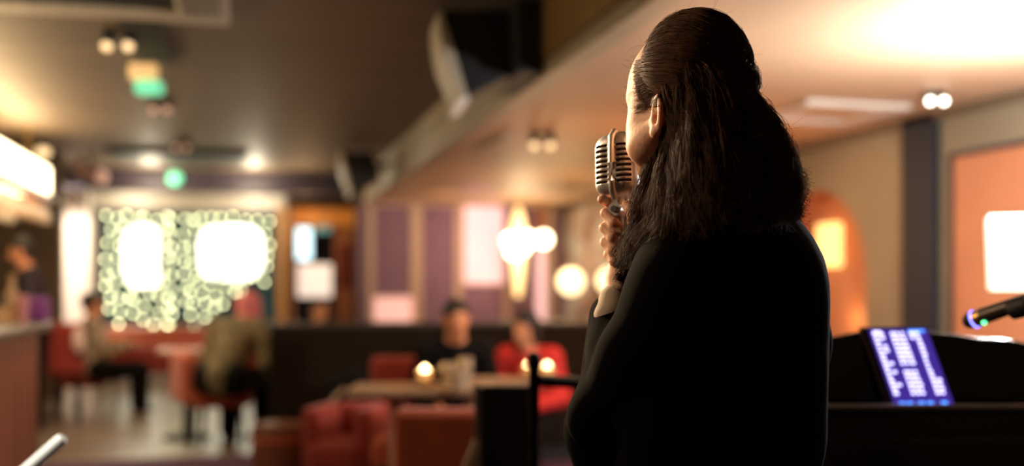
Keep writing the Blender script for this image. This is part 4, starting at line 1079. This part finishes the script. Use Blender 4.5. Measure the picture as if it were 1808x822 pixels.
# ---- hair mass under the strands
hm = SDF((-.20, -.24, 1.16), (.22, .16, 1.72), .004)
hm.ell(H(-.012, 0, .004), (.0745, .090, .099), RH)
hm.ell(H(.112, 0, -.055), (.085, .040, .080), RH, k=.008, op='sub')                # face opening
hm.ell(H(.008, .085, -.075), (.03, .026, .045), RH, k=.008, op='sub')
hm.ell(H(.008, -.085, -.075), (.03, .026, .045), RH, k=.008, op='sub')
KN = Q(1322, 143, 1.52)
hm.ell(KN, (.017, .020, .019), k=.004)
hm.ell(KN+np.array([-.016, -.004, -.004]), (.016, .018, .014), k=.006)
G1 = [(1312, 165, 1.535), (1345, 210, 1.52), (1368, 265, 1.50), (1378, 320, 1.49), (1385, 365, 1.48)]
G2 = [(1290, 170, 1.52), (1315, 240, 1.48), (1335, 310, 1.46), (1350, 370, 1.455)]
G3 = [(1262, 175, 1.52), (1272, 250, 1.48), (1285, 330, 1.455), (1295, 385, 1.445)]
G4 = [(1225, 180, 1.53), (1225, 250, 1.50), (1232, 330, 1.475), (1240, 390, 1.47)]
G5 = [(1192, 195, 1.55), (1190, 260, 1.54), (1182, 340, 1.54), (1168, 400, 1.56), (1140, 455, 1.60)]
G6 = [(1178, 255, 1.575), (1165, 310, 1.585), (1148, 370, 1.60), (1132, 425, 1.625), (1112, 478, 1.65)]
for gg, r0, r1 in ((G1, .012, .012), (G2, .020, .024), (G3, .026, .026), (G4, .026, .022), (G5, .013, .010), (G6, .005, .006)):
    n = len(gg); hm.chain([Q(*p_) for p_ in gg], [r0+(r1-r0)*i/(n-1) for i in range(n)], .012)
hair_o = hm.mesh('hair', 'hair_base', SR, smooth_iter=2)
# ---- strands as real hair curves
strands = []; rad = []
def addstrand(P, r0, r1):
    strands.append(np.asarray(P, np.float32)); n = len(P); rad.append(np.linspace(r0, r1, n, dtype=np.float32))
Rh = np.array([-lt, d_, uz_])
def on_head(u, extra):
    u = u/np.linalg.norm(u, axis=-1, keepdims=True)
    r_ = 1/np.sqrt((u[..., 0]/.0775)**2+(u[..., 1]/.093)**2+(u[..., 2]/.1025)**2)
    return H(-.012, 0, .006)+((r_+extra)[..., None]*u) @ Rh
kdir = Rh @ (KN-H(-.012, 0, .006)); kdir /= np.linalg.norm(kdir)
cnt = 0
while cnt < 15000:
    u = rng.normal(size=3); u /= np.linalg.norm(u)
    # hairline: a plane tilted from the forehead to behind the ears
    if u[1] > .50+.85*u[2]+rng.normal()*.03: continue
    if u[2] < -.42: continue
    if abs(u[0]) > .5 and u[1] > -.15 and u[2] < -.30: continue
    n = 16; t_ = np.linspace(0, 1, n)[:, None]
    ang = math.acos(max(-1, min(1, float(u @ kdir)))); 
    if ang < .12 or ang > 2.4: continue
    kj = kdir+rng.normal(size=3)*.06; kj /= np.linalg.norm(kj)
    P = (np.sin((1-t_)*ang)*u+np.sin(t_*ang)*kj)/math.sin(ang)
    # sag a little towards the ears
    P[:, 2] -= .10*np.sin(PI*t_[:, 0])*(1-abs(u[2]))*min(1, ang)*.9
    ph = rng.uniform(0, 6.28); wv = rng.normal()*.0015
    ex = .0012+.006*np.sin(PI*t_[:, 0])*rng.uniform(.2, 1)+wv*np.sin(t_[:, 0]*7+ph)
    P = on_head(P, ex); P[:, 2] += rng.normal()*.0012*np.sin(t_[:, 0]*5+ph)
    addstrand(P, .00030, .00026); cnt += 1
# strands laid over the temple and behind the jaw, following the skin
from mathutils.bvhtree import BVHTree
def tree(o): return BVHTree.FromPolygons([v.co[:] for v in o.data.vertices], [p.vertices[:] for p in o.data.polygons])
TB = [tree(body_o), tree(hair_o)]
EYE = Vector((-X0, -D0, CAMZ))
def surf(px, py, off):
    dr = (Vector(Q(px, py, 1.6))-EYE).normalized(); best = None
    for tr_ in TB:
        hit = tr_.ray_cast(EYE, dr)
        if hit[0] is not None and (best is None or hit[3] < best): best = hit[3]
    if best is None: best = 1.62
    return np.array(EYE+dr*(best-off))
def laid(pts, off0, off1, r0=.00028, r1=.0002):
    n = 18; pp = np.array(pts, float); tt = np.linspace(0, 1, len(pp)); ti = np.linspace(0, 1, n)
    px = np.interp(ti, tt, pp[:, 0]); py = np.interp(ti, tt, pp[:, 1])
    for _ in range(3): px[1:-1] = (px[:-2]+2*px[1:-1]+px[2:])/4; py[1:-1] = (py[:-2]+2*py[1:-1]+py[2:])/4
    P = np.array([surf(px[i_], py[i_], off0+(off1-off0)*math.sin(PI*ti[i_])) for i_ in range(n)])
    for _ in range(3): P[1:-1] = (P[:-2]+2*P[1:-1]+P[2:])/4
    addstrand(P, r0, r1)
for i in range(1500):
    v = rng.uniform() ; y0 = 106+v*84; x0_ = 1120+8*(v-.3)**2*4+rng.normal()*2.0+(6 if v > .85 else 0)
    x0_ += rng.uniform(0, 1)**2*24
    yb = 92+v*52+rng.normal()*2
    wv = rng.normal()*2.5
    laid([(x0_, y0), (x0_+14, y0-6+wv), (x0_+24, min(160, (y0+yb)/2+6)), (x0_+40, min(152, (y0+yb)/2-2)), (x0_+64, yb), (x0_+92, yb+2)], .0012, .0045+.003*rng.uniform())
for i in range(110):
    y0 = rng.uniform(150, 196); x0_ = rng.uniform(1122, 1140)
    laid([(x0_-rng.uniform(2, 14), y0+rng.uniform(2, 10)), (x0_-4, y0+rng.uniform(4, 10)), (x0_+4, y0), (x0_+14, y0-8), (x0_+24, y0-22)], .001, .003, .00012, .0002)
for i in range(420):
    a = rng.uniform(0, 1); x0_ = 1168+10*a; 
    laid([(x0_, 222+rng.uniform(0, 14)), (x0_-5, 255), (x0_-14+rng.normal()*2, 285), (x0_-26+rng.normal()*3, 318), (x0_-34+rng.normal()*5, 345)], .001, .004)
# stray wisps at the hairline by temple and forehead
for i in range(150):
    f0 = rng.uniform(.045, .085); z0 = rng.uniform(-.05, .02) if i % 3 else rng.uniform(.02, .085)
    u = np.array([-.062 if i % 2 == 0 else -.035, f0, z0])+rng.normal(size=3)*.004
    p_ = on_head(u[None], np.array([.001]))[0]; L = rng.uniform(.012, .034); P = [p_]
    dr_ = d_*rng.uniform(-.2, .7)+lt*rng.uniform(.1, .6)+uz_*rng.uniform(-1, -.3); dr_ /= np.linalg.norm(dr_); cu = rng.normal(size=3)*.5
    for s_ in range(9): dr_ = dr_+cu*.34; dr_ /= np.linalg.norm(dr_); P.append(P[-1]+dr_*L/9)
    addstrand(P, .00014, .00008)
def bundle(guides, count, spread, wave, r0=.00029, ext=1.0, curl=0.0, spread_end=None, rootjit=True):
    gs = []
    for gg in guides:
        g_ = np.array([Q(*p_) for p_ in gg]); tt = np.linspace(0, 1, len(g_)); ti = np.linspace(0, 1, 22)
        gs.append(np.stack([np.interp(ti, tt, g_[:, k_]) for k_ in range(3)], 1))
        for _ in range(2): gs[-1][1:-1] = (gs[-1][:-2]+gs[-1][1:-1]*2+gs[-1][2:])/4
    for i in range(count):
        a = rng.uniform(0, len(gs)-1); i0 = int(a); f_ = a-i0; g_ = gs[i0]*(1-f_)+gs[min(i0+1, len(gs)-1)]*f_
        t_ = np.linspace(0, 1, 22); off = rng.normal(size=3); off /= np.linalg.norm(off); m_ = spread*(rng.uniform(.65, 1.15))
        se = (spread_end or spread)/spread
        clump = round(a*7)+1; cr = np.random.default_rng(int(clump)*31+int(off[0]*2+3))
        ph = cr.uniform(0, 6.28)+rng.normal()*.25; fr_ = cr.uniform(7, 13); wd = cr.normal(size=3); wd /= np.linalg.norm(wd); wd2 = cr.normal(size=3); wd2 /= np.linalg.norm(wd2)
        amp = wave*(.15+t_**1.3)*rng.uniform(.6, 1.3)
        cutn = int(22*rng.uniform(.78, 1.0)); 
        P = g_+off[None]*(m_*(1+(se-1)*t_))[:, None]*(.55+.45*np.minimum(1, t_*3))[:, None]+(amp*np.sin(fr_*t_+ph))[:, None]*wd+(amp*np.cos(fr_*t_+ph))[:, None]*wd2
        if curl:
            tail = np.clip((t_-.72)/.28, 0, 1); an = tail*4.2+ph
            P += np.stack([np.cos(an), np.sin(an)*.5, np.sin(an)], 1)*(curl*tail)[:, None]
        i0s = int(rng.integers(0, 6)) if rootjit else 0
        addstrand(P[i0s:cutn], r0, .0002)
GA = [(1142, 116, 1.577), (1164, 128, 1.557), (1186, 156, 1.542), (1198, 210, 1.535), (1198, 280, 1.53), (1188, 350, 1.53), (1176, 400, 1.54)]
GB = [(1172, 98, 1.550), (1196, 113, 1.532), (1218, 150, 1.514), (1228, 210, 1.50), (1232, 300, 1.475), (1238, 385, 1.46)]
GC = [(1206, 84, 1.536), (1236, 102, 1.515), (1262, 146, 1.504), (1280, 215, 1.48), (1290, 300, 1.455), (1298, 390, 1.445)]
GD = [(1248, 80, 1.527), (1278, 100, 1.518), (1300, 146, 1.512), (1325, 215, 1.49), (1350, 300, 1.47), (1362, 375, 1.47)]
GE = [(1318, 158, 1.53), (1352, 215, 1.515), (1374, 280, 1.495), (1386, 330, 1.49), (1390, 372, 1.485)]
bundle([GA, GB, GC, GD, GE], 11000, .008, .015, spread_end=.028)
bundle([G1, G2, G3, G4], 7000, .030, .014, spread_end=.030)
bundle([GE, G1], 2000, .014, .014, curl=.014, spread_end=.026)
bundle([G4, G5], 4600, .020, .013, spread_end=.028)
bundle([G5, G6], 4200, .012, .013, curl=.008, spread_end=.024)
G7 = [(1172, 232, 1.566), (1150, 285, 1.575), (1132, 345, 1.60), (1118, 410, 1.64), (1100, 470, 1.655)]
bundle([G6, G7], 800, .008, .012, spread_end=.022)
# curled ends at the right of the back
for (cx_, cy_, cr_, n_) in ((1398, 372, .011, 130), (1396, 297, .010, 90), (1402, 330, .008, 60), (1330, 395, .010, 60), (1106, 486, .010, 130), (1120, 470, .012, 120), (1108, 448, .010, 160), (1100, 476, .012, 260), (1104, 500, .013, 260), (1116, 492, .014, 200)):
    for i in range(n_):
        c = Q(cx_, cy_, 1.49 if cx_ > 1200 else 1.655)+rng.normal(size=3)*.003; a0 = rng.uniform(2.0, 2.8); rr_ = cr_*rng.uniform(.75, 1.15)
        an = a0-np.linspace(0, rng.uniform(3.6, 5), 14); P = c+np.stack([np.cos(an)*rr_, np.linspace(-.004, .004, 14), np.sin(an)*rr_*1.1], 1)
        addstrand(P, .0003, .0002)
# the knot
for i in range(1300):
    c = KN+rng.normal(size=3)*.004+np.array([-.004, 0, 0]); ax = rng.normal(size=3)*.35+np.array([.9, -.3, .2]); ax /= np.linalg.norm(ax)
    e1 = np.cross(ax, uz_); e1 /= np.linalg.norm(e1); e2 = np.cross(ax, e1); a0 = rng.uniform(0, 6.28); an = a0+np.linspace(0, 3.5, 12); rr_ = rng.uniform(.014, .021)
    addstrand(c+np.outer(np.cos(an), e1)*rr_+np.outer(np.sin(an), e2)*rr_, .0003, .00025)
# flyaways
for i in range(420):
    gg = [G1, G1, G2, G5, G6][rng.integers(5)]; k_ = rng.integers(len(gg)-1); p_ = Q(*gg[k_])+(Q(*gg[k_+1])-Q(*gg[k_]))*rng.uniform()
    if i < 70: 
        u = rng.normal(size=3); u[2] = abs(u[2])*.8+.1; u[1] = -abs(u[1])*.8+.2; u /= np.linalg.norm(u); p_ = on_head(u[None], np.array([.001]))[0]
    dr_ = rng.normal(size=3)+np.array([.3 if gg is G1 else 0, 0, -.5]); 
    if i < 70: dr_ = np.cross(rng.normal(size=3), (p_-HC))*8+(p_-HC)*5
    dr_ /= np.linalg.norm(dr_); cu = rng.normal(size=3); P = [p_]; L = rng.uniform(.03, .075) if i >= 70 else rng.uniform(.015, .04)
    for s_ in range(12): dr_ = dr_+cu*.17; dr_ /= np.linalg.norm(dr_); P.append(P[-1]+dr_*L/12)
    addstrand(P, .00017, .00010)
hc = bpy.data.hair_curves.new('hair_strands'); hc.add_curves([len(s_) for s_ in strands])
pos = np.concatenate(strands).astype(np.float32); hc.position_data.foreach_set('vector', pos.ravel())
ra = hc.attributes.get('radius') or hc.attributes.new('radius', 'FLOAT', 'POINT'); ra.data.foreach_set('value', np.concatenate(rad).astype(np.float32))
hc.materials.append(M['hair'])
ho = bpy.data.objects.new('hair_strands', hc); COL.objects.link(ho); ho.parent = SR; ho['kind'] = 'stuff'

# ================================================================== VINTAGE MICROPHONE
mloc = Q(1093, 292, 1.71)
MR = root('vintage_microphone', 'chrome ribbed vintage microphone held at the mouth of the singer', 'microphone')
MR.location = Matrix.Rotation(-TH, 4, 'Z') @ Vector(mloc)+SR.location; MR.location.z = mloc[2]
MR.rotation_euler = (math.radians(-4), math.radians(-3), -TH+math.radians(-31))
# local: front (spine) faces -y, x right, z up; head 0.078 wide, 0.10 tall
mm = SDF((-.046, -.046, -.062), (.046, .046, .062), .0008)
mm.rbox((0, 0, -.004), (.0375, .030, .050), rad=.022, k=.001)
mm.ell((0, 0, .036), (.0365, .0295, .021), k=.008)
mm.ell((0, 0, -.040), (.032, .026, .018), k=.008)
# hollow it
mm.rbox((0, 0, -.002), (.0345, .027, .046), rad=.020, k=.0008, op='sub')
for i in range(8):
    z = -.031+i*.0086; hw = .0021
    for s_ in (-1, 1):
        mm.rbox((s_*.0195, -.025, z), (.0125, .024, hw), rad=.0018, k=.0006, op='sub')
        mm.rbox((s_*.0195, .025, z), (.0125, .024, hw), rad=.0018, k=.0006, op='sub')
mm.mesh('grille_shell', 'chrome', MR, smooth_iter=1)
MB().tube([(0, -.018, -.056), (0, -.027, -.046), (0, -.0288, -.030), (0, -.0290, 0), (0, -.0288, .028), (0, -.026, .044), (0, -.014, .055)], .0060, 14).build('spine', 'chrome', MR, smooth=True)
s_ = SDF((-.04, -.035, -.055), (.04, .035, .055), .002); s_.rbox((0, 0, -.002), (.0335, .026, .045), rad=.019); s_.mesh('inner_screen', mat('red_black_mesh', (.07, .018, .014), .6), MR)
MB().cyl((0, 0, -.064), (0, 0, -.046), .013, .020, 24).build('neck', 'chrome', MR, smooth=True)
MB().box(-.010, .010, -.010, .010, -.088, -.062).build('swivel', 'chrome', MR, bevel=.003)
kn_ = MB().cyl((0, -.022, -.076), (0, .014, -.076), .0115, .0115, 24).build('knob', 'chrome', MR, smooth=True)
MB().cyl((0, -.024, -.076), (0, -.0215, -.076), .0055, .0055, 18).build('screw', 'steel', kn_, smooth=True)
MB().lathe([(.009, -.25), (.0095, -.10), (.011, -.094), (.011, -.086)], 20).build('stem', 'steel', MR, smooth=True)
